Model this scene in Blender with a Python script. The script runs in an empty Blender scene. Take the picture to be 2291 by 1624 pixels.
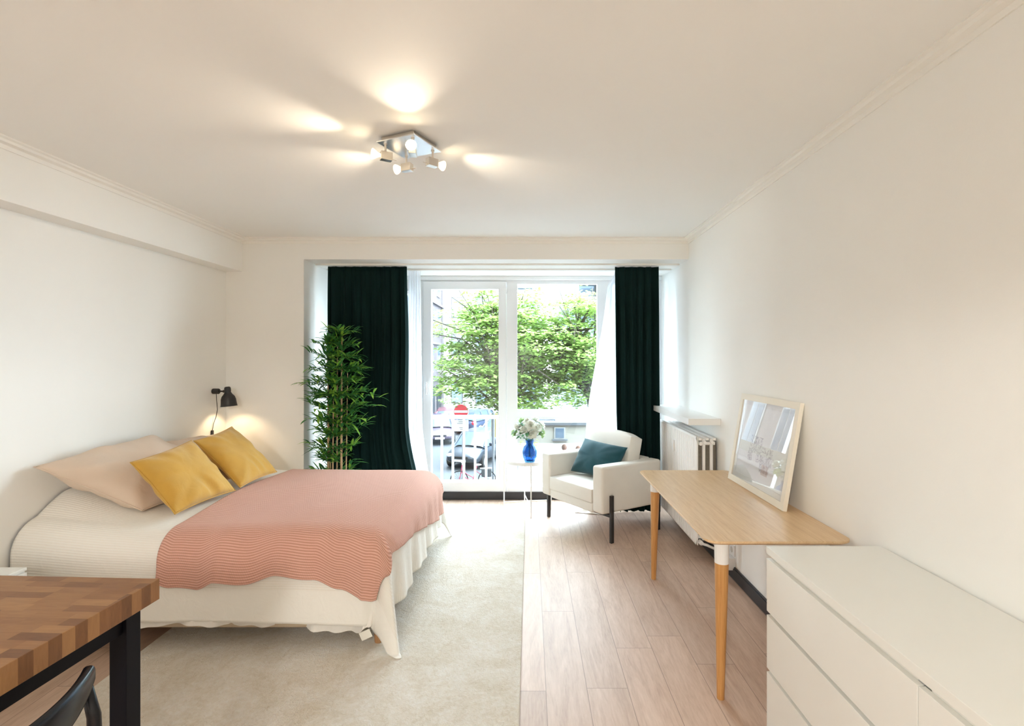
import bpy, bmesh, math, random
from math import sin, cos, pi, radians, sqrt, exp
from mathutils import Vector, Matrix

# ------------------------------------------------------------------ camera, world, exposure
SC = bpy.context.scene
COL = SC.collection
IW, IH = 2291, 1624
FPX, VX, VY, CAMZ = 1134.0, 1185.0, 800.0, 1.55
cam_d = bpy.data.cameras.new('camera')
cam = bpy.data.objects.new('camera', cam_d)
COL.objects.link(cam)
SC.camera = cam
cam.location = (0, 0, CAMZ)
cam.rotation_euler = (pi / 2, 0, 0)
cam_d.sensor_width = 36.0
cam_d.sensor_fit = 'HORIZONTAL'
cam_d.lens = FPX / IW * 36.0
cam_d.shift_x = (IW / 2 - VX) / IW
cam_d.shift_y = (VY - IH / 2) / IW
cam_d.clip_start = 0.02
cam_d.clip_end = 300

W_STRENGTH = 7.2
FILL_POWER = 50.0  # power of the added fill pendant behind the camera
SC.view_settings.view_transform = 'Standard'
SC.view_settings.look = 'None'
SC.view_settings.gamma = 1.0
SC.view_settings.use_curve_mapping = False
SC.view_settings.exposure = 1.96
world = bpy.data.worlds.new('world')
SC.world = world
world.use_nodes = True
bg = world.node_tree.nodes['Background']
bg.inputs['Color'].default_value = (0.77, 0.905, 1.0, 1)
bg.inputs['Strength'].default_value = W_STRENGTH
SC.cycles.max_bounces = 14
SC.cycles.diffuse_bounces = 10
SC.cycles.transparent_max_bounces = 16
SC.cycles.sample_clamp_indirect = 6.0
SC.cycles.use_denoising = True
SC.cycles.caustics_reflective = False
SC.cycles.caustics_refractive = False

# sampling portal over the window opening (guides the sky light, gives off none itself)
pl = bpy.data.lights.new('window_portal', 'AREA')
pl.shape = 'RECTANGLE'
pl.size, pl.size_y = 3.45, 2.34
po = bpy.data.objects.new('window_portal', pl)
po.location = (-0.30, 5.70, 1.26)
po.rotation_euler = (-pi / 2, 0, 0)
COL.objects.link(po)
pl.cycles.is_portal = True

# ------------------------------------------------------------------ helpers
def P(px, py, Y):
    """point at depth Y behind the pixel px, py of the photograph"""
    s = FPX / Y
    return Vector(((px - VX) / s, Y, CAMZ - (py - VY) / s))

class MB:
    def __init__(self):
        self.v, self.f, self.m, self.uv = [], [], [], None
    def add(self, vs, fs, mi=0):
        o = len(self.v)
        self.v += [Vector(p) for p in vs]
        self.f += [tuple(i + o for i in f) for f in fs]
        self.m += [mi] * len(fs)
        return self
    def box(self, x0, x1, y0, y1, z0, z1, mi=0):
        return self.add([(x0, y0, z0), (x1, y0, z0), (x1, y1, z0), (x0, y1, z0),
                         (x0, y0, z1), (x1, y0, z1), (x1, y1, z1), (x0, y1, z1)],
                        [(0, 3, 2, 1), (4, 5, 6, 7), (0, 1, 5, 4), (1, 2, 6, 5), (2, 3, 7, 6), (3, 0, 4, 7)], mi)
    def lathe(self, prof, n=24, c=(0, 0, 0), mi=0, axis='z', capb=True, capt=True):
        vs, fs = [], []
        for (r, z) in prof:
            for k in range(n):
                a = 2 * pi * k / n
                p = (r * cos(a), r * sin(a), z)
                if axis == 'x': p = (z, r * cos(a), r * sin(a))
                if axis == 'y': p = (r * sin(a), z, r * cos(a))
                vs.append((p[0] + c[0], p[1] + c[1], p[2] + c[2]))
        for i in range(len(prof) - 1):
            for k in range(n):
                a, b = i * n + k, i * n + (k + 1) % n
                fs.append((a, b, b + n, a + n))
        if capb: fs.append(tuple(reversed(range(n))))
        if capt: fs.append(tuple(range((len(prof) - 1) * n, len(prof) * n)))
        return self.add(vs, fs, mi)
    def tube(self, pts, rad, n=10, mi=0, cap=True):
        pts = [Vector(p) for p in pts]
        if not isinstance(rad, (list, tuple)): rad = [rad] * len(pts)
        vs, fs = [], []
        up = None
        for i, p in enumerate(pts):
            d = (pts[min(i + 1, len(pts) - 1)] - pts[max(i - 1, 0)]).normalized()
            if up is None:
                up = Vector((0, 0, 1)) if abs(d.z) < 0.9 else Vector((1, 0, 0))
            s = d.cross(up).normalized()
            up = s.cross(d).normalized()
            for k in range(n):
                a = 2 * pi * k / n
                vs.append(p + (s * cos(a) + up * sin(a)) * rad[i])
        for i in range(len(pts) - 1):
            for k in range(n):
                a, b = i * n + k, i * n + (k + 1) % n
                fs.append((a, a + n, b + n, b))
        if cap:
            fs.append(tuple(range(n)))
            fs.append(tuple(reversed(range((len(pts) - 1) * n, len(pts) * n))))
        return self.add(vs, fs, mi)
    def grid(self, fn, nu, nv, mi=0, uvf=None, closed=False):
        o = len(self.v)
        vs, uvs = [], []
        for j in range(nv + 1):
            for i in range(nu + 1):
                vs.append(fn(i / nu, j / nv))
                uvs.append(uvf(i / nu, j / nv) if uvf else (i / nu, j / nv))
        fs = []
        for j in range(nv):
            for i in range(nu):
                a = j * (nu + 1) + i
                fs.append((a, a + 1, a + nu + 2, a + nu + 1))
        self.add(vs, fs, mi)
        if self.uv is None: self.uv = {}
        for k, u in enumerate(uvs): self.uv[o + k] = u
        return self
    def ell(self, c, r, nu=16, nv=10, mi=0):
        vs, fs = [], []
        for j in range(nv + 1):
            t = pi * j / nv
            for i in range(nu):
                a = 2 * pi * i / nu
                vs.append((c[0] + r[0] * sin(t) * cos(a), c[1] + r[1] * sin(t) * sin(a), c[2] + r[2] * cos(t)))
        for j in range(nv):
            for i in range(nu):
                a, b = j * nu + i, j * nu + (i + 1) % nu
                fs.append((a, a + nu, b + nu, b))
        return self.add(vs, fs, mi)
    def prism(self, poly, z0, z1, mi=0):
        n = len(poly)
        vs = [(x, y, z0) for x, y in poly] + [(x, y, z1) for x, y in poly]
        fs = [tuple(reversed(range(n))), tuple(range(n, 2 * n))]
        fs += [(k, (k + 1) % n, n + (k + 1) % n, n + k) for k in range(n)]
        return self.add(vs, fs, mi)
    def build(self, name, mats, parent=None, smooth=False, bevel=0, seg=2, sub=0, weld=0, M=None, thick=0):
        me = bpy.data.meshes.new(name)
        vs = [M @ p for p in self.v] if M else self.v
        me.from_pydata([tuple(p) for p in vs], [], self.f)
        if not isinstance(mats, (list, tuple)): mats = [mats]
        for m in mats: me.materials.append(m)
        me.polygons.foreach_set('material_index', self.m)
        if self.uv:
            l = me.uv_layers.new(name='UVMap')
            for lp in me.loops:
                l.data[lp.index].uv = self.uv.get(lp.vertex_index, (0, 0))
        if weld:
            bm = bmesh.new(); bm.from_mesh(me)
            bmesh.ops.remove_doubles(bm, verts=bm.verts, dist=weld)
            bmesh.ops.recalc_face_normals(bm, faces=bm.faces)
            bm.to_mesh(me); bm.free()
        me.update()
        if smooth:
            me.polygons.foreach_set('use_smooth', [True] * len(me.polygons))
        o = bpy.data.objects.new(name, me)
        COL.objects.link(o)
        if parent is not None: o.parent = parent
        if thick:
            md = o.modifiers.new('thickness', 'SOLIDIFY'); md.thickness = thick; md.offset = 0
        if bevel:
            md = o.modifiers.new('bevel', 'BEVEL'); md.width = bevel; md.segments = seg
            md.limit_method = 'ANGLE'; md.angle_limit = radians(35)
            me.polygons.foreach_set('use_smooth', [True] * len(me.polygons))
            wn = o.modifiers.new('wn', 'WEIGHTED_NORMAL'); wn.keep_sharp = True
        if sub:
            md = o.modifiers.new('sub', 'SUBSURF'); md.levels = sub; md.render_levels = sub
        return o

def tag(o, label, cat, group=None, kind=None):
    o['label'] = label; o['category'] = cat
    if group: o['group'] = group
    if kind: o['kind'] = kind
    return o
def thing(name, label, cat, loc=(0, 0, 0), rz=0, group=None):
    o = bpy.data.objects.new(name, None); COL.objects.link(o)
    o.location = loc; o.rotation_euler = (0, 0, rz); o.empty_display_size = 0.05
    return tag(o, label, cat, group)
def struct(o):
    o['kind'] = 'structure'; return o
def copy_tree(o, parent=None):
    c = o.copy(); COL.objects.link(c); c.parent = parent
    for ch in list(o.children): copy_tree(ch, c)
    return c

# ------------------------------------------------------------------ materials
def srgb(r, g, b):
    f = lambda c: (c / 255 / 12.92) if c / 255 <= 0.04045 else ((c / 255 + 0.055) / 1.055) ** 2.4
    return (f(r), f(g), f(b), 1)
class NT:
    def __init__(self, name):
        self.mat = bpy.data.materials.new(name); self.mat.use_nodes = True
        self.nt = self.mat.node_tree; self.n = self.nt.nodes; self.l = self.nt.links
        self.bsdf = self.n['Principled BSDF']; self.out = self.n['Material Output']
        self.tc = self.n.new('ShaderNodeTexCoord')
    def node(self, t, **kw):
        nd = self.n.new(t)
        for k, v in kw.items(): setattr(nd, k, v)
        return nd
    def link(self, a, b): self.l.new(a, b)
    def math(self, op, a, b=None, c=None):
        nd = self.node('ShaderNodeMath', operation=op)
        for i, x in enumerate((a, b, c)):
            if x is None: continue
            if isinstance(x, (int, float)): nd.inputs[i].default_value = x
            else: self.link(x, nd.inputs[i])
        return nd.outputs[0]
    def mix(self, f, a, b, bt='MIX'):
        nd = self.node('ShaderNodeMix', data_type='RGBA', blend_type=bt)
        for s, x in ((nd.inputs[0], f), (nd.inputs[6], a), (nd.inputs[7], b)):
            if isinstance(x, (int, float)): s.default_value = x
            elif isinstance(x, tuple): s.default_value = x
            else: self.link(x, s)
        return nd.outputs[2]
    def mapping(self, src='Object', scale=(1, 1, 1), rot=(0, 0, 0)):
        mp = self.node('ShaderNodeMapping')
        mp.inputs['Scale'].default_value = scale; mp.inputs['Rotation'].default_value = rot
        self.link(self.tc.outputs[src], mp.inputs['Vector'])
        return mp.outputs[0]
    def noise(self, vec, scale=5, detail=4, rough=0.5, dist=0):
        nd = self.node('ShaderNodeTexNoise')
        nd.inputs['Scale'].default_value = scale; nd.inputs['Detail'].default_value = detail
        nd.inputs['Roughness'].default_value = rough; nd.inputs['Distortion'].default_value = dist
        if vec is not None: self.link(vec, nd.inputs['Vector'])
        return nd.outputs['Fac']
    def ramp(self, fac, stops):
        nd = self.node('ShaderNodeValToRGB')
        el = nd.color_ramp.elements
        while len(el) < len(stops): el.new(0.5)
        for e, (p, c) in zip(el, stops): e.position = p; e.color = c
        self.link(fac, nd.inputs[0])
        return nd.outputs[0]
    def bump(self, h, strength=0.3, dist=0.002):
        nd = self.node('ShaderNodeBump')
        nd.inputs['Strength'].default_value = strength; nd.inputs['Distance'].default_value = dist
        self.link(h, nd.inputs['Height']); self.link(nd.outputs[0], self.bsdf.inputs['Normal'])
        return nd
    def set(self, **kw):
        for k, v in kw.items():
            s = self.bsdf.inputs[k.replace('_', ' ')]
            if isinstance(v, (int, float, tuple)): s.default_value = v
            else: self.link(v, s)
        return self

def plain(name, col, rough=0.5, metal=0.0, var=0.04, vs=6, bump=0, bs=200, bd=0.001, **kw):
    t = NT(name)
    nz = t.noise(t.mapping(), vs, 3)
    d = tuple(c * (1 - var) for c in col[:3]) + (1,)
    u = tuple(min(1, c * (1 + var)) for c in col[:3]) + (1,)
    t.set(Base_Color=t.mix(nz, d, u), Roughness=rough, Metallic=metal)
    if bump: t.bump(t.noise(t.mapping(), bs, 3), bump, bd)
    t.set(**kw)
    return t.mat
def fabric(name, col, weave=700, strength=0.35, sheen=0.3, rough=0.9, var=0.06, wr=0.0, vs=9):
    t = NT(name)
    nz = t.noise(t.mapping(), vs, 4)
    d = tuple(c * (1 - var) for c in col[:3]) + (1,)
    u = tuple(min(1, c * (1 + var)) for c in col[:3]) + (1,)
    t.set(Base_Color=t.mix(nz, d, u), Roughness=rough, Sheen_Weight=sheen)
    h = t.noise(t.mapping(), weave, 2)
    if wr:
        h = t.math('ADD', h, t.math('MULTIPLY', t.noise(t.mapping(), 14, 3, dist=1.2), wr))
    t.bump(h, strength, 0.0015)
    return t.mat
def wood(name, c0, c1, c2, scale=(1, 1, 1), rough=0.45, gs=12):
    t = NT(name)
    v = t.mapping('Object', scale)
    n1 = t.noise(v, gs, 6, 0.65, 0.6); n2 = t.noise(v, gs * 5, 3, 0.6)
    f = t.math('ADD', t.math('MULTIPLY', n1, 0.7), t.math('MULTIPLY', n2, 0.3))
    t.set(Base_Color=t.ramp(f, [(0.32, c0), (0.5, c1), (0.68, c2)]), Roughness=rough)
    t.bump(n2, 0.08, 0.001)
    return t.mat

M = {}
M['wall'] = plain('wall_paint', (0.87, 0.87, 0.845, 1), 0.6, var=0.012, vs=3, bump=0.12, bs=160, bd=0.0015)
M['ceiling'] = plain('ceiling_paint', (0.87, 0.87, 0.85, 1), 0.7, var=0.01, vs=2, bump=0.08, bs=120)
M['trim'] = plain('trim_paint', (0.86, 0.85, 0.81, 1), 0.45, var=0.01)
M['upvc'] = plain('white_window_plastic', (0.84, 0.86, 0.88, 1), 0.3, var=0.01)
M['white_gloss'] = plain('white_lacquer', (0.80, 0.80, 0.76, 1), 0.28, var=0.01)
M['white_metal'] = plain('white_painted_metal', (0.82, 0.82, 0.81, 1), 0.35, var=0.01)
M['rad'] = plain('radiator_enamel', (0.87, 0.86, 0.84, 1), 0.35, var=0.02)
M['rad_in'] = plain('dark_convector', (0.16, 0.14, 0.11, 1), 0.7, var=0.3, vs=60)  # dark brown fins, mottled in tone
M['black'] = plain('black_skirting', (0.018, 0.018, 0.022, 1), 0.4)
M['black_paint'] = plain('black_painted_wood', (0.004, 0.004, 0.007, 1), 0.5, var=0.2, Specular_IOR_Level=0.15)
M['black_gloss'] = plain('black_lacquer', (0.006, 0.007, 0.011, 1), 0.25, Specular_IOR_Level=0.35)
M['dark_metal'] = plain('dark_powder_coat', (0.022, 0.021, 0.022, 1), 0.5)
M['chrome'] = plain('brushed_nickel', (0.72, 0.68, 0.62, 1), 0.28, 1.0, var=0.03)
M['steel_plate'] = plain('polished_plate', (0.85, 0.85, 0.85, 1), 0.3, 1.0, var=0.01)
M['brass'] = plain('brass_fitting', (0.6, 0.42, 0.25, 1), 0.35, 1.0)

def floor_mat():
    t = NT('oak_laminate_planks')
    sep = t.node('ShaderNodeSeparateXYZ'); t.link(t.tc.outputs['Object'], sep.inputs[0])
    X, Y = sep.outputs[0], sep.outputs[1]
    u = t.math('DIVIDE', t.math('SUBTRACT', X, 0.076), 0.192)
    ui = t.math('FLOOR', u); uf = t.math('FRACT', u)
    wn = t.node('ShaderNodeTexWhiteNoise', noise_dimensions='1D'); t.link(ui, wn.inputs['W'])
    v = t.math('DIVIDE', t.math('ADD', Y, t.math('MULTIPLY', wn.outputs[0], 1.3)), 1.285)
    vi = t.math('FLOOR', v); vf = t.math('FRACT', v)
    cv = t.node('ShaderNodeCombineXYZ'); t.link(ui, cv.inputs[0]); t.link(vi, cv.inputs[1])
    w2 = t.node('ShaderNodeTexWhiteNoise', noise_dimensions='2D'); t.link(cv.outputs[0], w2.inputs['Vector'])
    off = t.node('ShaderNodeCombineXYZ'); t.link(t.math('MULTIPLY', w2.outputs[0], 40), off.inputs[2])
    add = t.node('ShaderNodeVectorMath', operation='ADD')
    t.link(t.mapping('Object', (7, 0.9, 1)), add.inputs[0]); t.link(off.outputs[0], add.inputs[1])
    g1 = t.noise(add.outputs[0], 2.2, 5, 0.6, 1.4); g2 = t.noise(add.outputs[0], 16, 3, 0.6, 0.3)
    g = t.math('ADD', t.math('MULTIPLY', g1, 0.65), t.math('MULTIPLY', g2, 0.35))
    base = t.ramp(g, [(0.3, (0.40, 0.27, 0.20, 1)), (0.5, (0.52, 0.375, 0.285, 1)), (0.7, (0.61, 0.46, 0.365, 1))])
    tint = t.math('ADD', 0.9, t.math('MULTIPLY', w2.outputs[0], 0.2))
    cmb = t.node('ShaderNodeCombineXYZ')
    for i in range(3): t.link(tint, cmb.inputs[i])
    col = t.mix(1.0, base, cmb.outputs[0], 'MULTIPLY')
    e1 = t.math('LESS_THAN', t.math('MINIMUM', uf, t.math('SUBTRACT', 1, uf)), 0.0085)
    e2 = t.math('LESS_THAN', t.math('MINIMUM', vf, t.math('SUBTRACT', 1, vf)), 0.0012)
    seam = t.math('MAXIMUM', e1, e2)
    col = t.mix(t.math('MULTIPLY', seam, 0.55), col, (0.10, 0.06, 0.04, 1))
    t.set(Base_Color=col, Roughness=0.5, Specular_IOR_Level=0.55)
    t.bump(t.math('SUBTRACT', t.math('MULTIPLY', g2, 0.15), seam), 0.3, 0.0015)
    return t.mat
M['floor'] = floor_mat()

def rug_mat():
    t = NT('cut_pile_rug')
    v = t.mapping()
    n1 = t.noise(v, 5, 5, 0.65, 0.8); n2 = t.noise(v, 150, 3, 0.7); n3 = t.noise(v, 48, 3, 0.6, 0.8)
    f = t.math('ADD', t.math('MULTIPLY', n1, 0.6), t.math('MULTIPLY', n3, 0.4))
    c = t.ramp(f, [(0.34, (0.64, 0.56, 0.43, 1)), (0.5, (0.78, 0.725, 0.63, 1)), (0.64, (0.87, 0.845, 0.79, 1))])  # darker mottling puts the pile's shading into the colour
    c2 = t.mix(t.math('MULTIPLY', n2, 0.35), c, (0.60, 0.52, 0.41, 1))
    t.set(Base_Color=c2, Roughness=1.0, Sheen_Weight=0.25)
    t.bump(t.math('ADD', n2, t.math('MULTIPLY', n3, 1.4)), 0.9, 0.009)
    return t.mat
M['rug'] = rug_mat()

def block_mat():
    t = NT('butcher_block')
    sep = t.node('ShaderNodeSeparateXYZ'); t.link(t.tc.outputs['Object'], sep.inputs[0])
    X, Y, Z = sep.outputs
    yi = t.math('FLOOR', t.math('DIVIDE', Y, 0.033))
    w1 = t.node('ShaderNodeTexWhiteNoise', noise_dimensions='1D'); t.link(yi, w1.inputs['W'])
    xi = t.math('FLOOR', t.math('DIVIDE', t.math('ADD', X, t.math('MULTIPLY', w1.outputs[0], 0.4)), 0.105))
    cv = t.node('ShaderNodeCombineXYZ'); t.link(xi, cv.inputs[0]); t.link(yi, cv.inputs[1])
    w2 = t.node('ShaderNodeTexWhiteNoise', noise_dimensions='2D'); t.link(cv.outputs[0], w2.inputs['Vector'])
    off = t.node('ShaderNodeCombineXYZ'); t.link(t.math('MULTIPLY', w2.outputs[0], 30), off.inputs[2])
    add = t.node('ShaderNodeVectorMath', operation='ADD')
    t.link(t.mapping('Object', (2.2, 14, 3)), add.inputs[0]); t.link(off.outputs[0], add.inputs[1])
    g = t.noise(add.outputs[0], 5, 5, 0.65, 0.8)
    f = t.math('ADD', t.math('MULTIPLY', w2.outputs[0], 0.55), t.math('MULTIPLY', g, 0.45))
    c = t.ramp(f, [(0.15, (0.13, 0.052, 0.018, 1)), (0.45, (0.235, 0.105, 0.038, 1)), (0.8, (0.36, 0.185, 0.07, 1))])
    t.set(Base_Color=c, Roughness=0.5)
    return t.mat
M['block'] = block_mat()
M['bamboo'] = wood('bamboo_veneer', (0.58, 0.37, 0.19, 1), (0.70, 0.49, 0.28, 1), (0.77, 0.57, 0.36, 1), (26, 1.2, 20), 0.35, 3)
M['bamboo_leg'] = wood('bamboo_leg', (0.42, 0.19, 0.055, 1), (0.56, 0.28, 0.09, 1), (0.66, 0.37, 0.14, 1), (25, 25, 1.0), 0.4, 3)
M['leg_wood'] = wood('bed_leg_wood', (0.34, 0.17, 0.07, 1), (0.45, 0.24, 0.11, 1), (0.52, 0.3, 0.15, 1), (10, 10, 1), 0.5, 3)
M['frame_birch'] = plain('pale_birch_frame', (0.84, 0.80, 0.70, 1), 0.5, var=0.03)

M['armchair'] = fabric('oatmeal_upholstery', (0.74, 0.71, 0.65, 1), 420, 0.5, 0.2, var=0.05)
M['teal'] = fabric('teal_velvet', (0.005, 0.055, 0.072, 1), 500, 0.3, 0.15, var=0.25, wr=1.4, vs=12)
M['mustard'] = fabric('mustard_velvet', (0.56, 0.32, 0.050, 1), 500, 0.45, 0.25, var=0.16, wr=4.0)
M['pillow'] = fabric('beige_cotton', (0.66, 0.53, 0.42, 1), 700, 0.4, 0.1, var=0.04, wr=4.0)
M['base'] = fabric('bed_base_cloth', (0.52, 0.42, 0.30, 1), 600, 0.3, 0.1)
M['sheet'] = fabric('white_cotton_sheet', (0.80, 0.77, 0.72, 1), 700, 0.3, 0.1, var=0.02, wr=4.0)
M['mattress'] = fabric('mattress_ticking', (0.72, 0.68, 0.6, 1), 300, 0.3, 0.1)
def coverlet_mat():
    t = NT('ribbed_white_coverlet')
    sep = t.node('ShaderNodeSeparateXYZ'); t.link(t.tc.outputs['UV'], sep.inputs[0])
    V = sep.outputs[1]
    w = t.math('SINE', t.math('MULTIPLY', V, 2 * pi / 0.0125))
    nz = t.noise(t.mapping(), 5, 3)
    base = t.mix(nz, (0.82, 0.80, 0.745, 1), (0.86, 0.84, 0.79, 1))
    rib = t.math('MULTIPLY', t.math('ADD', w, 1), 0.5)
    inb = t.math('MULTIPLY', t.math('GREATER_THAN', V, 0.17), t.math('LESS_THAN', V, 3.0))
    c = t.mix(t.math('MULTIPLY', t.math('MULTIPLY', rib, inb), 0.16), base, (0.62, 0.52, 0.38, 1))
    t.set(Base_Color=c, Roughness=0.9, Sheen_Weight=0.15)
    h = t.math('ADD', t.math('MULTIPLY', t.math('MULTIPLY', rib, -0.8), inb), t.math('MULTIPLY', t.noise(t.mapping(), 12, 4, dist=1.0), 3.5))
    t.bump(h, 0.35, 0.003)
    return t.mat
M['coverlet'] = coverlet_mat()
def knit_mat():
    t = NT('pink_knit')
    sep = t.node('ShaderNodeSeparateXYZ'); t.link(t.tc.outputs['UV'], sep.inputs[0])
    U, V = sep.outputs[0], sep.outputs[1]
    w = t.math('SINE', t.math('MULTIPLY', V, 2 * pi / 0.0135))
    st = t.math('SINE', t.math('ADD', t.math('MULTIPLY', U, 2 * pi / 0.011), t.math('MULTIPLY', V, 2 * pi / 0.027)))
    row = t.math('POWER', t.math('MULTIPLY', t.math('ADD', w, 1), 0.5), 0.7)
    h = t.math('ADD', row, t.math('MULTIPLY', t.math('MULTIPLY', st, row), 0.18))
    nz = t.noise(t.mapping(), 4, 3)
    hi = t.mix(nz, (0.72, 0.41, 0.33, 1), (0.76, 0.455, 0.37, 1))
    c = t.mix(t.math('SUBTRACT', 1.0, row), hi, (0.50, 0.235, 0.165, 1))
    t.set(Base_Color=c, Roughness=0.95, Sheen_Weight=0.3, Sheen_Tint=(1, 0.85, 0.8, 1))
    t.bump(h, 0.7, 0.004)
    return t.mat
M['knit'] = knit_mat()
def velvet_mat():
    t = NT('dark_green_velvet')
    nz = t.noise(t.mapping('Object', (1, 1, 0.4)), 8, 4)
    t.set(Base_Color=t.mix(nz, (0.0035, 0.012, 0.012, 1), (0.006, 0.024, 0.022, 1)), Roughness=0.95,
          Sheen_Weight=0.11, Sheen_Roughness=0.3, Sheen_Tint=(0.06, 0.32, 0.28, 1), Specular_IOR_Level=0.1)
    return t.mat
M['velvet'] = velvet_mat()
def sheer_mat():
    t = NT('white_sheer_voile')
    tr = t.node('ShaderNodeBsdfTransparent'); tl = t.node('ShaderNodeBsdfTranslucent'); df = t.node('ShaderNodeBsdfDiffuse')
    tl.inputs[0].default_value = (0.92, 0.95, 1, 1); df.inputs[0].default_value = (0.9, 0.92, 0.95, 1)
    m1 = t.node('ShaderNodeMixShader'); m1.inputs[0].default_value = 0.4
    t.link(tl.outputs[0], m1.inputs[1]); t.link(df.outputs[0], m1.inputs[2])
    m2 = t.node('ShaderNodeMixShader')
    nz = t.noise(t.mapping('Object', (60, 60, 2)), 3, 2)
    t.link(t.math('ADD', 0.66, t.math('MULTIPLY', nz, 0.2)), m2.inputs[0])
    t.link(tr.outputs[0], m2.inputs[1]); t.link(m1.outputs[0], m2.inputs[2]); t.link(m2.outputs[0], t.out.inputs[0])
    return t.mat
M['sheer'] = sheer_mat()
def glass_mat(name, tint=(0.97, 0.985, 0.98, 1), refl=1.0, rough=0.0):
    t = NT(name)
    tr = t.node('ShaderNodeBsdfTransparent'); tr.inputs[0].default_value = tint
    gl = t.node('ShaderNodeBsdfGlossy'); gl.inputs['Roughness'].default_value = rough
    fr = t.node('ShaderNodeFresnel')
    geo = t.node('ShaderNodeNewGeometry')   # same reflectance on both faces of the sheet
    t.link(t.math('ADD', 1.45, t.math('MULTIPLY', geo.outputs['Backfacing'], 1 / 1.45 - 1.45)), fr.inputs[0])
    mx = t.node('ShaderNodeMixShader')
    t.link(t.math('MULTIPLY', fr.outputs[0], refl), mx.inputs[0])
    t.link(tr.outputs[0], mx.inputs[1]); t.link(gl.outputs[0], mx.inputs[2]); t.link(mx.outputs[0], t.out.inputs[0])
    return t.mat
M['glass'] = glass_mat('window_glass', refl=0.8)
M['picture_glass'] = glass_mat('picture_glass', (0.99, 0.99, 0.99, 1), 1.3, 0.01)
def blue_glass():
    t = NT('blue_vase_glass')
    t.set(Base_Color=(0.03, 0.22, 0.62, 1), Roughness=0.04, Transmission_Weight=0.95, IOR=1.3, Specular_IOR_Level=0.7)
    t.set(Base_Color=t.mix(t.noise(t.mapping(), 3, 2), (0.04, 0.20, 0.50, 1), (0.08, 0.32, 0.64, 1)))
    return t.mat
M['blue'] = blue_glass()
def emit(name, col, st):
    t = NT(name)
    t.set(Base_Color=(0.9, 0.9, 0.9, 1), Emission_Color=col, Emission_Strength=st, Roughness=0.3)
    return t.mat
M['bulb'] = emit('lit_bulb', (1.0, 0.80, 0.50, 1), 9)
M['bulb_dim'] = emit('lit_bulb_back', (1.0, 0.78, 0.48, 1), 0.5)
M['frost'] = plain('frosted_reflector', (0.75, 0.70, 0.60, 1), 0.3)
def leafm(name, c0, c1, tr=0.35, sc=25):
    t = NT(name)
    tl = t.node('ShaderNodeBsdfTranslucent'); mx = t.node('ShaderNodeMixShader'); mx.inputs[0].default_value = tr
    c = t.mix(t.ramp(t.noise(t.mapping(), sc, 2), [(0.35, (0, 0, 0, 1)), (0.65, (1, 1, 1, 1))]), c0, c1)
    t.set(Base_Color=c, Roughness=0.5); t.link(c, tl.inputs[0])
    t.link(t.bsdf.outputs[0], mx.inputs[1]); t.link(tl.outputs[0], mx.inputs[2]); t.link(mx.outputs[0], t.out.inputs[0])
    return t.mat
M['bam_leaf'] = leafm('bamboo_leaves', (0.03, 0.16, 0.05, 1), (0.10, 0.34, 0.07, 1), 0.25, 14)
M['bam_tip'] = leafm('bamboo_leaf_tips', (0.20, 0.48, 0.06, 1), (0.34, 0.62, 0.09, 1), 0.3, 14)
M['cane'] = plain('bamboo_cane', (0.68, 0.46, 0.28, 1), 0.55, var=0.2, vs=30)
M['tree_leaf'] = leafm('spring_leaves', (0.19, 0.32, 0.075, 1), (0.35, 0.48, 0.15, 1), 0.55, 3)
M['bark'] = plain('bark', (0.10, 0.085, 0.07, 1), 0.9, var=0.3, vs=20)
M['rose'] = plain('white_petals', (0.84, 0.86, 0.80, 1), 0.7, var=0.05, vs=30)
M['rose_g'] = plain('greenish_petals', (0.55, 0.72, 0.42, 1), 0.7, var=0.1, vs=30)
M['fol'] = leafm('bouquet_leaves', (0.012, 0.075, 0.022, 1), (0.05, 0.19, 0.05, 1), 0.2, 30)

# ------------------------------------------------------------------ room shell
XL, XR, YB, YW, ZC, ZN = -2.75, 1.44, 4.59, 5.545, 2.63, 2.44
XP = -2.045   # pier edge
YR = -2.3     # wall behind the camera
struct(MB().box(XL - .2, XR + .2, YR - .2, 5.75, -0.25, 0).build('floor', M['floor']))
struct(MB().box(XL - .2, XR + .2, YR - .2, 5.75, ZC, ZC + .25).build('ceiling', M['ceiling']))
struct(MB().box(XL - .2, XL, YR, 5.75, 0, ZC).build('wall_left', M['wall']))
struct(MB().box(XR, XR + .2, YR, 5.75, 0, ZC).build('wall_right', M['wall']))
struct(MB().box(XL, XR, YR - .2, YR, 0, ZC).build('wall_rear', M['wall']))
struct(MB().box(XL, XP, YB, 5.75, 0, ZC).build('wall_back', M['wall']))
struct(MB().box(XP, XR, YB, 5.75, ZN, ZC).build('wall_back', M['wall']))
struct(MB().box(XL, -2.60, YR, YB, 2.327, ZC).build('trim_1', M['wall'], bevel=0.004))
def cornice(pts, name):
    b = MB()
    prof = [(0, 0), (0.055, 0), (0.055, -0.008), (0.04, -0.012), (0.035, -0.024), (0.012, -0.03), (0.008, -0.05), (0, -0.05)]
    (x0, y0), (x1, y1), (nx, ny) = pts
    vs = [(x0 + nx * a, y0 + ny * a, ZC + z) for a, z in prof] + [(x1 + nx * a, y1 + ny * a, ZC + z) for a, z in prof]
    n = len(prof)
    b.add(vs, [(k, (k + 1) % n, n + (k + 1) % n, n + k) for k in range(n)] + [tuple(range(n)), tuple(range(n, 2 * n))])
    return struct(b.build(name, M['trim'], weld=1e-5))
cornice([(XR, YR), (XR, YB), (-1, 0)], 'trim_2')
cornice([(-2.60, YR), (-2.60, YB), (1, 0)], 'trim_3')
cornice([(-2.60, YB), (XR, YB), (0, -1)], 'trim_4')
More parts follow.
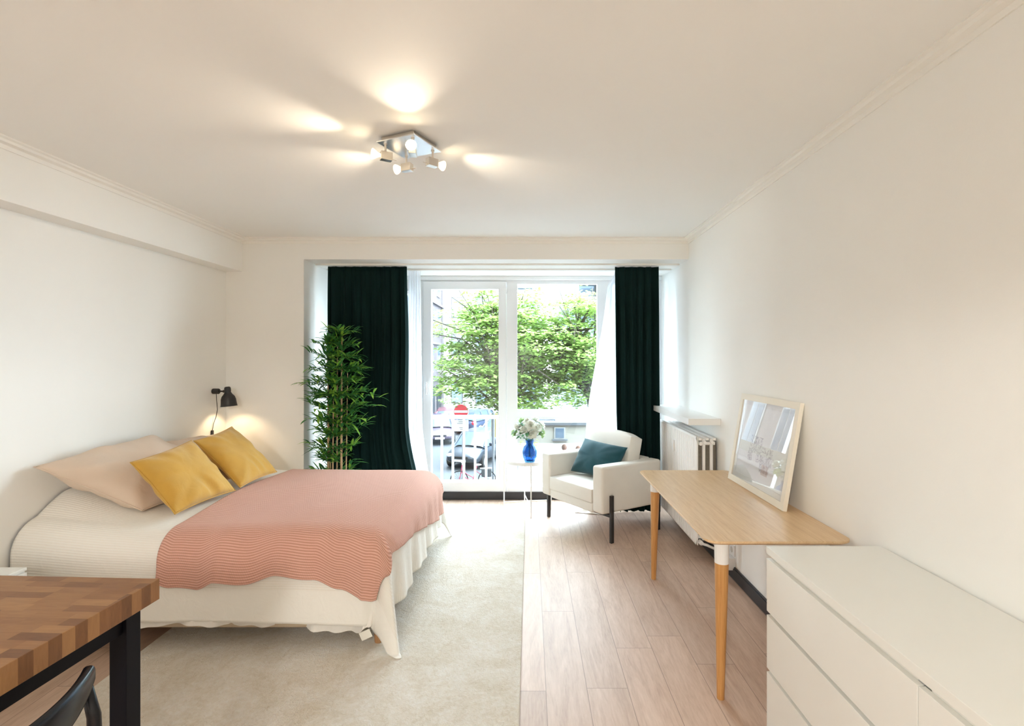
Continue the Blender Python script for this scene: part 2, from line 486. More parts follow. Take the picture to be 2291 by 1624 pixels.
struct(MB().box(XR - .018, XR, YR, YW - .02, 0, .075).box(XR - .012, XR, YR, YW - .02, .075, .085).build('baseboard_right', M['black'], bevel=0.002))
struct(MB().box(XP, XR - .018, YW - .02, YW + .05, 0, .083).build('baseboard_back', M['black'], bevel=0.002))
struct(MB().box(XL, XL + .015, YR, YB, 0, .08).build('baseboard_left', M['black'], bevel=0.002))

# window frame
def frame_ring(b, x0, x1, z0, z1, w, y0, y1):
    b.box(x0, x0 + w, y0, y1, z0, z1); b.box(x1 - w, x1, y0, y1, z0, z1)
    b.box(x0 + w, x1 - w, y0, y1, z0, z0 + w); b.box(x0 + w, x1 - w, y0, y1, z1 - w, z1)
def pane_frame(b, gx0, gx1, gz0, gz1):
    """glazing bead round a pane"""
    frame_ring(b, gx0 - .012, gx1 + .012, gz0 - .012, gz1 + .012, .014, YW - .006, YW + .02)
w = bpy.data.objects.new('window_1', None); COL.objects.link(w); struct(w); w.location = (0, 0, 0)
b = MB()
Y0, Y1 = YW, YW + .075
panes = [(-1.52, -1.242, .19, 2.28), (-.137, .74, .978, 2.357), (-.137, .74, .132, .88), (.90, 1.16, .978, 2.357)]
b.box(XP, -1.52, Y0, Y1, .083, ZN); b.box(-1.52, -1.242, Y0, Y1, .083, .19); b.box(-1.52, -1.242, Y0, Y1, 2.28, ZN)  # solid panel behind the curtain, added to keep sky light off the pier
b.box(-1.242, -1.164, Y0, Y1, .083, ZN)
b.box(-1.164, -.254, Y0, Y1, 2.385, ZN); b.box(-1.164, -.254, Y0, Y1, .083, .09)
b.box(-.254, -.137, Y0, Y1, .083, ZN)
b.box(-.137, 1.16, Y0, Y1, 2.357, ZN); b.box(-.137, 1.16, Y0, Y1, .083, .132); b.box(-.137, 1.16, Y0, Y1, .88, .978)
b.box(.74, 1.16, Y0, Y1, .132, .88); b.box(.74, .90, Y0, Y1, .978, 2.357); b.box(1.16, XR, Y0, Y1, .083, ZN)  # right end closed solid to keep sky light off the side wall
struct(b.build('window_frame', M['upvc'], w))
b = MB().box(XP, XR, Y0 - .03, Y0, 2.395, ZN)
struct(b.build('head_trim', M['upvc'], w, bevel=0.004))
for (x0, x1, z0, z1) in panes:
    b = MB(); pane_frame(b, x0, x1, z0, z1); struct(b.build('glazing_bead', M['upvc'], w))
    struct(MB().box(x0, x1, YW + .03, YW + .036, z0, z1).build('pane', M['glass'], w))
d = bpy.data.objects.new('door_1', None); COL.objects.link(d); struct(d); d.location = (0, 0, 0)
b = MB()
lx0, lx1, lz0, lz1 = -1.160, -.258, .094, 2.381
gx0, gx1, gz0, gz1 = -1.076, -.337, .19, 2.298
b.box(lx0, gx0, Y0 - .016, Y1, lz0, lz1); b.box(gx1, lx1, Y0 - .016, Y1, lz0, lz1)
b.box(gx0, gx1, Y0 - .016, Y1, lz0, gz0); b.box(gx0, gx1, Y0 - .016, Y1, gz1, lz1)
struct(b.build('door_leaf', M['upvc'], d))
b = MB(); frame_ring(b, gx0 - .012, gx1 + .012, gz0 - .012, gz1 + .012, .014, Y0 - .024, Y0 + .02); struct(b.build('glazing_bead', M['upvc'], d))
struct(MB().box(gx0, gx1, YW + .03, YW + .036, gz0, gz1).build('pane', M['glass'], d))
b = MB().box(-1.135, -1.107, Y0 - .026, Y0 - .016, 1.16, 1.30)
b.tube([(-1.121, Y0 - .02, 1.27), (-1.121, Y0 - .065, 1.27)], .009).box(-1.131, -1.111, Y0 - .078, Y0 - .06, 1.15, 1.285)
struct(b.build('door_handle', M['upvc'], d, bevel=0.004))
for z in (.35, .2, 2.25):
    struct(MB().lathe([(.007, 0), (.007, .07)], 10, (-.252, Y0 - .02, z)).build('hinge', M['upvc'], d, smooth=True))

# ------------------------------------------------------------------ ceiling spotlight fixture
cx, cy = -.600, 2.530
lamp = thing('ceiling_spotlight', 'square metal ceiling fixture with four lit swivelling spotlights', 'ceiling light', (cx, cy, ZC), radians(-24))
MB().box(-.095, .095, -.095, .095, -.024, 0).build('mounting_box', M['chrome'], lamp, bevel=0.002)
MB().box(-.112, .112, -.112, .112, -.030, -.024).build('cover_plate', M['steel_plate'], lamp, bevel=0.001)
rot = Matrix.Rotation(radians(24), 3, 'Z')
def spot_head(cxl, cyl, wdir, zup, power, length=.05):
    """arm and head at a plate corner (local), aimed along the world direction wdir"""
    arm = MB().tube([(cxl, cyl, -.030), (cxl, cyl, -.080)], .0055).lathe([(.009, -.036), (.009, -.030)], 12, (cxl, cyl, 0)).build('arm', M['chrome'], lamp, smooth=False)
    dl = (rot @ Vector((wdir[0], wdir[1], zup))).normalized()
    zax = dl; xax = zax.cross(Vector((0, 0, 1))).normalized(); yax = zax.cross(xax)
    T = Matrix.Translation(Vector((cxl, cyl, -.092))) @ Matrix((xax, yax, zax)).transposed().to_4x4()
    h = MB().box(-.017, .017, -.020, .020, -.032, .024).build('spot_head', M['chrome'], lamp, bevel=0.002, M=T)
    MB().tube([(.0, .010, -.055), (0, .010, -.032)], .002, 6).build('pin', M['chrome'], h, M=T)
    bl = MB().lathe([(.009, .024), (.010, .030), (.013, .038), (.022, .052), (.0255, .060), (.0255, .064)], 20, capt=False)
    bl.build('reflector', [M['bulb_dim']], h, smooth=True, M=T)
    MB().lathe([(.0, .060), (.0235, .0615), (.0235, .0625), (0, .0625)], 20, capb=False, capt=False).build('bulb_face', M['bulb'], h, M=T)
    ld = bpy.data.lights.new('spot_beam', 'SPOT'); ld.energy = power; ld.color = (1.0, 0.83, 0.62)
    ld.spot_size = radians(74); ld.spot_blend = 1.0; ld.shadow_soft_size = 0.012
    lo = bpy.data.objects.new('spot_beam', ld); COL.objects.link(lo); lo.parent = lamp
    p = T @ Vector((0, 0, .069))
    lo.location = p; lo.rotation_euler = (-dl).to_track_quat('Z', 'Y').to_euler()
k = .082
SPW = 3.5
spot_head(-k, -k, (-.84, -.50), .0, SPW)            # toward the bed's head
spot_head(k, -k, (.10, -.98), .02, SPW)            # toward the camera
spot_head(k, k, (.74, .67), .0, SPW)               # toward the window's right
spot_head(-k, k, (-.93, .32), -.02, SPW)        # toward the back wall

# unseen pendant added behind the camera to light the near end of the room
kl = thing('fill_pendant', 'white dome pendant added as fill light behind the camera, out of view', 'ceiling light', (-.7, -1.3, ZC))
MB().lathe([(.06, 0), (.06, -.03)], 30).build('canopy', M['white_metal'], kl)
MB().tube([(0, 0, -.03), (0, 0, -.36)], .004).build('cord', M['white_metal'], kl)
MB().lathe([(.03, -.36), (.10, -.38), (.17, -.42), (.20, -.47), (.205, -.50)], 40, capt=False).build('lamp_shade', M['white_metal'], kl, smooth=True, thick=.003)
MB().ell((0, 0, -.47), (.045, .045, .05), 20, 12).build('bulb', M['bulb_dim'], kl, smooth=True)
ld = bpy.data.lights.new('fill_light', 'SPOT'); ld.spot_size = radians(176); ld.spot_blend = .12; ld.shadow_soft_size = .18; ld.energy = FILL_POWER; ld.color = (1, .985, .93)
lo = bpy.data.objects.new('fill_light', ld); COL.objects.link(lo); lo.parent = kl; lo.location = (0, 0, -.60)

# ------------------------------------------------------------------ rug
b = MB().box(-2.035, -.043, 1.75, 5.10, 0.0005, .018)
tag(b.build('rug', M['rug'], bevel=0.008, seg=3), 'large beige cut-pile rug lying under the bed on the plank floor', 'rug')

# ------------------------------------------------------------------ bed
RZ = .018
TOP = .60
BX0, BX1, BY0, BY1 = -2.74, -.75, 2.68, 4.28
def sm(a, b_, x):
    t = max(0, min(1, (x - a) / (b_ - a))); return t * t * (3 - 2 * t)
def bulge(x, y):
    h = .165 * exp(-((x + 2.75) / .42) ** 2) * sm(2.66, 3.02, y) * (1 - .6 * sm(3.6, 4.28, y))
    return h + .008 * sin(3.1 * x + 2 * y) + .006 * sin(7 * x - 5 * y)
bed = thing('bed', 'double bed on short wooden legs standing on the rug against the left wall', 'bed', (-1.75, 3.48, 0))
inv = Matrix.Translation((1.75, -3.48, 0))
MB().box(BX0 + .01, BX1 - .03, BY0 + .02, BY1 - .02, .105, .32).build('bed_base', M['base'], bed, bevel=0.02, M=inv)
MB().box(BX0 + .01, BX1 - .02, BY0 + .03, BY1 - .03, .321, TOP - .035).build('mattress', M['mattress'], bed, bevel=0.06, seg=4, M=inv)
for (x, y) in ((-.815, 2.735), (-2.60, 2.76), (-.83, 4.2), (-2.60, 4.2)):
    MB().lathe([(.019, RZ), (.021, RZ + .004), (.027, .104)], 20, (x, y, 0)).build('leg', M['leg_wood'], bed, smooth=False, bevel=.001, M=inv)

RR = .13
def drape(a, c, off, flare=.03, wav=None, zmin=.022):
    """point of a cloth laid over the bed. a along X (may pass the foot edge), c along Y (may pass either side)"""
    ex = BX1 - RR; e0 = BY0 + RR; e1 = BY1 - RR
    dx = max(0., a - ex); dy = 0.; sy = 0
    if c < e0: dy = e0 - c; sy = -1
    if c > e1: dy = c - e1; sy = 1
    x = min(a, ex); y = min(max(c, e0), e1)
    L = sqrt(dx * dx + dy * dy)
    R = RR + off
    if dx > 0 and dy > 0:      # at a bed corner the hem stays level and only the very tip of the cloth trails down
        m_ = max(dx, dy); q_ = L
        L = m_ + (L - m_) * exp(-((math.atan2(dy, dx) - pi / 4) / .17) ** 2)
        dx, dy = dx * L / q_, dy * L / q_
    if L < 1e-6:
        return Vector((x, y, TOP + off + bulge(x, y)))
    nx, ny = dx / L, sy * dy / L
    q = R * pi / 2
    if L < q:
        t = L / R; o_, z = R * sin(t), R * (1 - cos(t))
    else:
        o_, z = R + flare * (L - q), R + (L - q)
    if wav: o_ += wav(a, c, L, q, nx, ny)
    zz = TOP + off - z + bulge(x, y) * max(0, 1 - L / .35)
    if zz < zmin: 
        o_ += (zmin - zz) * .25; zz = zmin
    return Vector((x + nx * o_, y + ny * o_, zz))
def wav_cover(a, c, L, q, nx, ny):
    t = max(0, L - q * .6)
    corner = min(abs(nx), abs(ny)) * 1.41
    if abs(ny) > .5 and corner < .6:
        s = .004 * sin(a * 5.3 + .6) + .002 * sin(a * 12)
    else:
        s = .012 * sin(c * 15 + .7) + .008 * sin(c * 31)
    s *= (1 - corner)
    return t * 1.4 * s / .35 + corner * t * (.04 + .20 * cos(6 * (math.atan2(abs(ny), abs(nx)) - pi / 4)))
# inner sheet, a little longer than the coverlet on the near side
def hem_sheet(a): return .545 + .010 * sin(a * 3.3 + 4.0) + .006 * sin(a * 11) + .022 * sm(-1.9, -1.0, a) - .03 * sm(-.93, -.84, a)
def sheet_pt(u, v):
    a = BX0 + .02 + u * (BX1 - BX0 + .10)
    lo = BY0 + RR - hem_sheet(a); hi = BY1 - RR + .30
    t = v
    c = lo + t * (hi - lo)
    return drape(a, c, .002, .02, lambda a, c, L, q, nx, ny: max(0, L - .46) * (.18 * sin(a * 21) + .12 * sin(a * 47 + L * 20) + .25 * sin(a * 5 + L * 9)) - .006 * sm(.05, .3, L))
b = MB().grid(sheet_pt, 150, 110)
sheet = b.build('bed_sheet', M['sheet'], smooth=True)
tag(sheet, 'crumpled white sheet hanging out beneath the coverlet above the bed base', 'sheet')
ct = P(818, 1420, 2.66)
b = MB().box(-.030, .030, -.0012, .0012, -.022, .022)
b.build('care_tag', plain('care_label', (.8, .78, .7, 1), .6), sheet, bevel=0.001, M=Matrix.Translation(ct) @ Matrix.Rotation(radians(-24), 4, 'Y'))

def interp(tab, x):
    if x <= tab[0][0]: return tab[0][1]
    for (x0, y0), (x1, y1) in zip(tab, tab[1:]):
        if x <= x1:
            t = (x - x0) / (x1 - x0); t = t * t * (3 - 2 * t); return y0 + (y1 - y0) * t
    return tab[-1][1]
HC = [(-2.74, .48), (-2.2, .50), (-1.9, .508), (-1.3, .516), (-1.0, .522), (-.88, .525), (-.80, .53), (-.6, .58), (-.3, .585)]
def cover_pt(u, v):
    a = BX0 + .004 + u * (BX1 - RR + .51 - BX0)
    lo = BY0 + RR - interp(HC, a) - .02; hi = BY1 - RR + .48
    return drape(a, lo + v * (hi - lo), .012, .045, wav_cover)
def cover_uv(u, v): return (u * 2.5, v * 2.36)
b = MB().grid(cover_pt, 190, 170, uvf=cover_uv)
tag(b.build('coverlet', M['coverlet'], smooth=True, thick=.003), 'ribbed white coverlet spread over the bed with a corner trailing on the rug', 'coverlet')

# pink knitted throw
HT = [(-1.97, .31), (-1.90, .335), (-1.76, .345), (-1.65, .30), (-1.50, .315), (-1.34, .275), (-1.15, .29), (-1.02, .345), (-.86, .385), (-.74, .40), (-.5, .38)]
def throw_pt(u, v):
    t = v
    c0 = BY0 + RR; hi = BY1 - RR + .20
    l = -1.975 + .03 * sin(t * 7) + .03 * (1 - sm(0, .14, t)) + .03 * sm(.6, 1, t)
    r = -.665 + .20 * sm(.02, .95, t) - .02 * sin(t * 5)
    a = l + u * (r - l)
    lo = c0 - interp(HT, a - .02) - .031
    c = lo + t * (hi - lo)
    hang = sm(.16, .0, t)
    f = lambda a, c, L, q, nx, ny: wav_cover(a, c, L, q, nx, ny) + max(0, L - q * .4) * (.05 + .07 * sin(a * 15.5 + 1.2) + .03 * sin(a * 7)) * (1 if abs(ny) > .6 else 0.15)
    p = drape(a, c, .026, .045, f)
    p.z += .004 * sin(a * 9 + c * 4) * (1 - hang)
    return p
b = MB().grid(throw_pt, 150, 220, uvf=lambda u, v: (u * 1.3, v * 1.98))
tag(b.build('throw_blanket', M['knit'], smooth=True, thick=.012), 'pink ribbed knit throw laid across the foot half of the bed', 'blanket')

# pillows and cushions by their four corners
def cushion(name, cs, th, mat, label, cat, pinch=.06, seed=1, group=None, n=44, pw=2.6, wr=.006, seam=None, flip=1):
    rnd = random.Random(seed)
    c00, c10, c11, c01 = [Vector(c) for c in cs]
    nrm = ((c10 - c00).cross(c01 - c00)).normalized() * flip
    ph = [rnd.uniform(0, 6) for _ in range(8)]
    def pt(u, v, s):
        U, V = 2 * u - 1, 2 * v - 1
        # edges curve inwards between the corners
        uu = U * (1 - pinch * (1 - V * V) * abs(U) ** 3); vv = V * (1 - pinch * (1 - U * U) * abs(V) ** 3)
        a, c = (uu + 1) / 2, (vv + 1) / 2
        p = c00 * (1 - a) * (1 - c) + c10 * a * (1 - c) + c11 * a * c + c01 * (1 - a) * c
        e = (1 - abs(U) ** pw) * (1 - abs(V) ** pw)
        h = max(0, e) ** .55
        ang = math.atan2(V, U); rr = sqrt(U * U + V * V)
        w = wr * (sin(ang * 7 + ph[0]) * rr * rr + .7 * sin(ang * 13 + ph[1]) * rr ** 3 + .8 * sin(5 * U + ph[2]) * sin(4 * V + ph[3])) * min(1, h * 1.6)
        w -= .9 * wr * max(0, sin(U * 9 + V * 4 + ph[4])) * exp(-((U - .2) ** 2 + (V + .65) ** 2) * 6) * 3 * min(1, h * 1.5)
        return p + nrm * s * (th * h * (.5) + w) 
    b = MB()
    b.grid(lambda u, v: pt(u, v, 1), n, n)
    b.grid(lambda u, v: pt(1 - u, v, -1), n, n)
    o = b.build(name, mat, smooth=True, weld=2e-4)
    tag(o, label, cat, group)
    if seam:
        pts = []
        for k in range(4 * 16 + 1):
            s_, f = divmod(k / 16, 1); s_ = int(s_) % 4
            U = [(f, 0), (1, f), (1 - f, 1), (0, 1 - f)][s_]
            pts.append(pt(U[0], U[1], 1))
        MB().tube(pts, .0035, 6, cap=False).build('piping', seam, o, smooth=True)
    return o
zb = TOP + .045
cushion('pillow', [(-2.24, 2.93, zb + .02), (-2.14, 3.66, zb + .04), (-2.66, 3.58, 1.00), (-2.70, 2.76, .955)], .20, M['pillow'],
        'large beige pillow leaning on the left wall, nearer of the two', 'pillow', .03, 3, 'beige pillows at the head of the bed', wr=.010, pw=3, seam=M['pillow'])
cushion('pillow', [(-2.30, 3.70, zb + .02), (-2.22, 4.20, zb), (-2.66, 4.30, .90), (-2.68, 3.56, .93)], .16, M['pillow'],
        'beige pillow leaning on the wall behind the yellow cushions', 'pillow', .03, 5, 'beige pillows at the head of the bed', wr=.008, pw=3, seam=M['pillow'])
cushion('cushion', [(-2.03, 2.90, TOP + .055), (-1.985, 3.42, TOP + .055), (-2.27, 3.40, .995), (-2.285, 2.90, .95)], .15, M['mustard'],
        'mustard yellow velvet cushion nearer the camera, leaning on the beige pillow', 'cushion', .06, 11, 'mustard cushions on the bed', seam=M['mustard'])
cushion('cushion', [(-1.985, 3.475, TOP + .06), (-1.97, 3.95, TOP + .06), (-2.31, 3.93, 1.015), (-2.32, 3.50, .975)], .14, M['mustard'],
        'mustard yellow velvet cushion farther back, below the black wall lamp', 'cushion', .06, 23, 'mustard cushions on the bed', seam=M['mustard'])

# nightstand at the wall, nearly hidden behind the wooden table
ns = thing('nightstand', 'white nightstand standing by the near side of the bed, behind the wooden table', 'nightstand', (-2.575, 2.22, 0))
MB().box(-.165, .175, -.2, .2, .535, .55).build('top', M['white_gloss'], ns, bevel=0.002)
MB().box(-.16, .17, -.195, .195, .10, .534).build('body', M['white_gloss'], ns, bevel=0.002)
f_ = MB().box(.171, .186, -.19, .19, .33, .53).build('drawer', M['white_gloss'], ns, bevel=0.002)
MB().lathe([(.006, .186), (.012, .205)], 12, (0, 0, .43), axis='x').build('knob', M['chrome'], f_)
for sx in (-.14, .15):
    for sy in (-.17, .17):
        MB().box(sx - .015, sx + .015, sy - .015, sy + .015, 0, .1).build('leg', M['white_gloss'], ns)

# ------------------------------------------------------------------ wall reading lamp
lx, ly, lz = XL, 4.40, 1.258
wl = thing('wall_lamp', 'small black wall lamp with bell shade, lit above the far yellow cushion', 'lamp', (lx, ly, lz))
MB().lathe([(.022, 0), (.024, .004), (.024, .050), (.020, .056)], 20, axis='x').build('wall_mount', M['dark_metal'], wl, bevel=.001)
MB().tube([(.05, 0, 0), (.10, 0, 0)], .0075, 10).tube([(.092, 0, .0), (.122, 0, 0)], .013, 10).build('arm', M['dark_metal'], wl, smooth=False)
prof = [(.010, .03), (.020, .028), (.025, .018), (.026, -.004), (.024, -.018), (.034, -.035), (.050, -.055), (.058, -.08), (.061, -.115), (.064, -.135), (.067, -.140)]
sh = MB().lathe(prof, 32, (0, 0, 0), capb=True, capt=False)
T = Matrix.Translation((.128, 0, .010)) @ Matrix.Rotation(radians(-5), 4, 'Y')
so = sh.build('lamp_shade', [M['dark_metal']], wl, smooth=True, M=T, thick=0)
MB().lathe([(r - .003, z) for r, z in prof[4:]], 32, capb=False, capt=False).build('shade_lining', plain('lamp_lining', (.75, .7, .6, 1), .5), so, smooth=True, M=T)
MB().lathe([(.004, -.09), (.016, -.075), (.020, -.055), (.012, -.035)], 16).build('bulb', M['bulb_dim'], so, smooth=True, M=T)
MB().tube([(.03, 0, -.02), (.033, 0.0, -.08), (.036, .005, -.16), (.028, .0, -.22), (.012, -.01, -.28), (.008, -.02, -.34), (.008, -.03, -.60)], .0028, 8).build('cord', M['dark_metal'], wl, smooth=True)
MB().box(.001, .018, -.034, -.012, -.385, -.335).build('cord_switch', M['dark_metal'], wl, bevel=.004)
ld = bpy.data.lights.new('reading_light', 'SPOT'); ld.energy = 1.6; ld.color = (1, .72, .42); ld.spot_size = radians(125); ld.spot_blend = .6; ld.shadow_soft_size = .02
lo = bpy.data.objects.new('reading_light', ld); COL.objects.link(lo); lo.parent = wl
lo.location = T @ Vector((0, 0, -.098)); lo.rotation_euler = (0, radians(-5), 0)

# ------------------------------------------------------------------ curtains
def curtain(x0t, x1t, x0b, x1b, yc, z0, z1, nf, amp, mat, name, label, seed=0, bulge_=None, thick=.004):
    rnd = random.Random(seed); ph = [rnd.uniform(0, 6.28) for _ in range(6)]
    def pt(u, v):
        z = z1 + (z0 - z1) * v
        e = v if not bulge_ else bulge_(v)
        xl = x0t + (x0b - x0t) * (e[0] if bulge_ else v); xr = x1t + (x1b - x1t) * (e[1] if bulge_ else v)
        uu = u + .012 * sin(2 * pi * nf * u * 2 + ph[0]) + .02 * v * sin(5 * u + 3 * v + ph[1])
        x = xl + (xr - xl) * uu
        A = amp * (.35 + .65 * min(1, v * 5)) * (1 + .3 * sin(9 * u + ph[2]))
        y = yc + A * sin(2 * pi * nf * u + ph[3] + .7 * sin(2.2 * v + ph[4])) + .4 * A * sin(2 * pi * nf * 2.3 * u + ph[5] + v)
        return Vector((x, y, z))
    b = MB().grid(pt, int(nf * 16), 60)
    return b.build(name, mat, smooth=True, thick=thick)
c = curtain(-1.93, -1.175, -1.94, -1.04, 4.86, .012, ZN - .018, 8, .028, M['velvet'], 'velvet_curtain', '', 2,
            lambda v: (v, .12 * sm(0, .3, v) - .08 * sm(.3, .6, v) + .96 * sm(.62, 1.0, v)))
tag(c, 'dark green velvet curtain hanging behind the bamboo plant, left of the balcony door', 'curtain', 'dark green velvet curtains')
c = curtain(.815, 1.235, .86, 1.24, 4.88, .075, ZN - .018, 5, .024, M['velvet'], 'velvet_curtain', '', 8,
            lambda v: (.3 * v + .7 * sm(.55, 1, v), .9 * sm(0, .7, v)))
tag(c, 'dark green velvet curtain hanging behind the armchair, next to the radiator', 'curtain', 'dark green velvet curtains')
c = curtain(-1.22, -1.10, -1.26, -.98, 5.10, .012, ZN - .018, 5, .02, M['sheer'], 'sheer_curtain', '', 3, lambda v: (v, .25 * v + .75 * sm(.6, 1, v)), thick=0)
tag(c, 'narrow white sheer curtain gathered at the left edge of the balcony door', 'curtain', 'white sheer curtains')
c = curtain(.86, 1.15, .56, 1.16, 5.10, .03, ZN - .018, 8, .022, M['sheer'], 'sheer_curtain', '', 5, lambda v: (.25 * sm(0, .08, v) + .75 * sm(.0, .75, v), v), thick=0)
tag(c, 'white sheer curtain drawn aside behind the armchair', 'curtain', 'white sheer curtains')
rnd = random.Random(4)
ph = [rnd.uniform(0, 6) for _ in range(6)]
def tail(u, v):
    return Vector((.45 + .26 * u, 5.06 + .12 * v - .07 * u, .004 + max(0, .035 * (sin(u * 9 + ph[0]) * sin(v * 5 + ph[1]) + .5) * sin(pi * v) * sin(pi * min(1, u * 1.1)))))
MB().grid(tail, 30, 14).build('curtain_hem', M['sheet'], c, smooth=True, thick=.001)
cr = MB().box(-2.03, 1.42, 4.80, 4.93, ZN - .016, ZN).box(-2.03, 1.42, 5.07, 5.14, ZN - .016, ZN)
tag(cr.build('curtain_rail', M['trim'], bevel=.002), 'white double curtain rail fixed under the window recess ceiling', 'curtain rail')

# ------------------------------------------------------------------ radiator, shelf
ra = thing('radiator', 'white steel panel radiator with ribbed front under the white shelf', 'radiator', (1.36, 4.40, 0))
T = Matrix.Translation((-1.36, -4.40, 0))
RY0, RY1, RZ0, RZ1 = 3.85, 4.95, .125, .95
def rad_panel(x, rib, y0, y1, z0, z1):
    """one steel panel; rib = vertical grooves pressed into it"""
    b = MB(); n = 33
    vs, fs = [], []
    ys, ds = [], []
    yy = y0 + .02
    pitch = (y1 - y0 - .04) / n
    GD = .011
    prof = [(y0, GD)]
    for k in range(n):
        a = y0 + .02 + k * pitch
        prof += [(a + pitch * .08, 0), (a + pitch * .58, 0), (a + pitch * .68, GD), (a + pitch * .96, GD)]
    prof += [(y1, GD)]
    zl = [z0, z0 + .012, z0 + .045, z1 - .045, z1 - .012, z1]
    for j, z in enumerate(zl):
        for (y, dd) in prof:
            d2 = dd if j in (2, 3) else (.0 if j in (1, 4) else .004)
            vs.append((x + d2 if rib else x, y, z))
    m = len(prof)
    for j in range(len(zl) - 1):
        for i in range(m - 1):
            fs.append((j * m + i, j * m + m + i, j * m + m + i + 1, j * m + i + 1))
    b.add(vs, fs)
    return b
p_ = rad_panel(1.262, True, RY0, RY1, RZ0, RZ1)
p_.box(1.2745, 1.280, RY0, RY1, RZ0, RZ1)
fp = p_.build('front_panel', M['rad'], ra, M=T)
for x in (1.330, 1.388):
    bb = MB().box(x - .012, x + .012, RY0 + .015, RY1 - .015, RZ0 + .03, RZ1 - .02)
    bb.tube([(x, RY0 + .012, RZ1 - .045), (x, RY0 - .004, RZ1 - .045)], .014, 12)
    bb.build('inner_panel', M['rad'], ra, bevel=.006, M=T)
bb = MB()
for x0, x1 in ((1.284, 1.316), (1.345, 1.374), (1.402, 1.425)):
    n = 55
    for k in range(n):
        y = RY0 + .03 + k * (RY1 - RY0 - .06) / (n - 1)
        bb.box(x0, x1, y - .0008, y + .0008, RZ0 + .06, RZ1 - .05)
f_ = bb.build('convector_fins', M['rad_in'], ra, M=T); 
bb = MB()
for x in (1.285, 1.34, 1.395):
    bb.box(x, x + .022, RY0 + .004, RY1 - .004, RZ1 - .03, RZ1 - .012)
bb.build('top_grille', M['rad'], ra, M=T)
for z in (RZ1 - .055, RZ0 + .055):
    MB().tube([(1.275, RY0 + .03, z), (1.415, RY0 + .03, z)], .014, 12).build('header_pipe', M['rad'], ra, M=T)
MB().tube([(1.298, RY0 + .03, RZ1 - .055), (1.298, RY0 - .006, RZ1 - .055)], .013, 12).build('bleed_valve', M['rad'], ra, M=T)
for y in (4.1, 4.7):
    for z in (.35, .75): MB().box(1.40, XR - .0005, y - .015, y + .015, z, z + .07).build('wall_bracket', M['rad'], ra, M=T)
MB().box(1.246, 1.262, 4.412, 4.448, .735, .835).build('heat_meter', M['white_metal'], ra, bevel=.005, M=T)
v_ = MB().tube([(1.30, RY1 - .01, .79), (1.30, RY1 + .045, .79), (1.28, RY1 + .06, .79), (1.20, RY1 + .06, .79)], .009, 10).build('valve_pipe', M['brass'], ra, smooth=True, M=T)
MB().lathe([(.016, 0), (.018, .01), (.018, .035), (.014, .045)], 14, (1.30, RY1 + .005, .79), axis='y').build('valve_knob', M['white_metal'], ra, M=T)
MB().tube([(1.298, RY0 + .02, RZ0 + .03), (1.298, RY0 - .02, RZ0 + .02), (1.34, RY0 - .03, RZ0 + .01), (1.40, RY0 - .02, RZ0 - .02), (XR - .001, RY0 - .02, RZ0 - .02)], .010, 10) \
    .lathe([(.017, -.02), (.017, .015)], 12, (1.298, RY0, RZ0 + .022), axis='y').build('bottom_valve', M['white_metal'], ra, M=T)

sh = MB().box(1.197, XR, 3.82, 4.985, 1.040, 1.089)
tag(sh.build('wall_shelf', M['white_metal'], bevel=.002), 'thick white floating shelf mounted on the right wall above the radiator', 'shelf')

# ------------------------------------------------------------------ wall sockets
sk = thing('wall_socket', 'white wall socket low on the right wall beneath the desk', 'socket', (XR, 3.585, .195))
MB().box(-.012, 0, -.04, .04, -.04, .04).build('cover_plate', M['white_metal'], sk, bevel=.003)
MB().lathe([(.021, -.0135), (.021, -.012)], 24, axis='x').build('socket_well', plain('socket_recess', (.6, .58, .54, 1), .4), sk)
ad = thing('socket_adapter', 'white multi-plug adapter box on the right wall just below the socket', 'adapter', (XR, 3.60, .105))
MB().box(-.055, 0, -.055, .035, -.045, .04).build('housing', M['white_metal'], ad, bevel=.006)
bb = MB()
for z in (-.015, .012):
    bb.lathe([(.005, -.0565), (.005, -.054)], 10, (0, -.02, z), axis='x')
    bb.lathe([(.005, -.0565), (.005, -.054)], 10, (0, .0, z), axis='x')
bb.build('pin_hole', M['dark_metal'], ad)

# ------------------------------------------------------------------ desk
dk = thing('desk', 'light bamboo desk with rounded corners against the right wall', 'desk', (1.105, 2.93, 0))
DX0, DX1, DY0, DY1 = -.325, .325, -.705, .705
poly = []
r_ = .055
for (cx_, cy_, a0) in ((DX1 - r_, DY0 + r_, -90), (DX1 - r_, DY1 - r_, 0), (DX0 + r_, DY1 - r_, 90), (DX0 + r_, DY0 + r_, 180)):
    for k in range(9):
        a = radians(a0 + k * 90 / 8); poly.append((cx_ + r_ * cos(a), cy_ + r_ * sin(a)))
b = MB().prism(poly, .733, .743)
n = len(poly)
pin = [(x * (1 - .014 / .325), y * (1 - .014 / .7)) for x, y in poly]
b2 = MB()
b2.add([(x, y, .743) for x, y in poly] + [(x, y, .733) for x, y in poly] + [(x, y, .723) for x, y in pin],
       [tuple(range(n)), tuple(reversed(range(2 * n, 3 * n)))] + [(k + n, (k + 1) % n + n, (k + 1) % n, k) for k in range(n)] + [(k + 2 * n, (k + 1) % n + 2 * n, (k + 1) % n + n, k + n) for k in range(n)])
b2.build('desktop', M['bamboo'], dk, bevel=.0015)
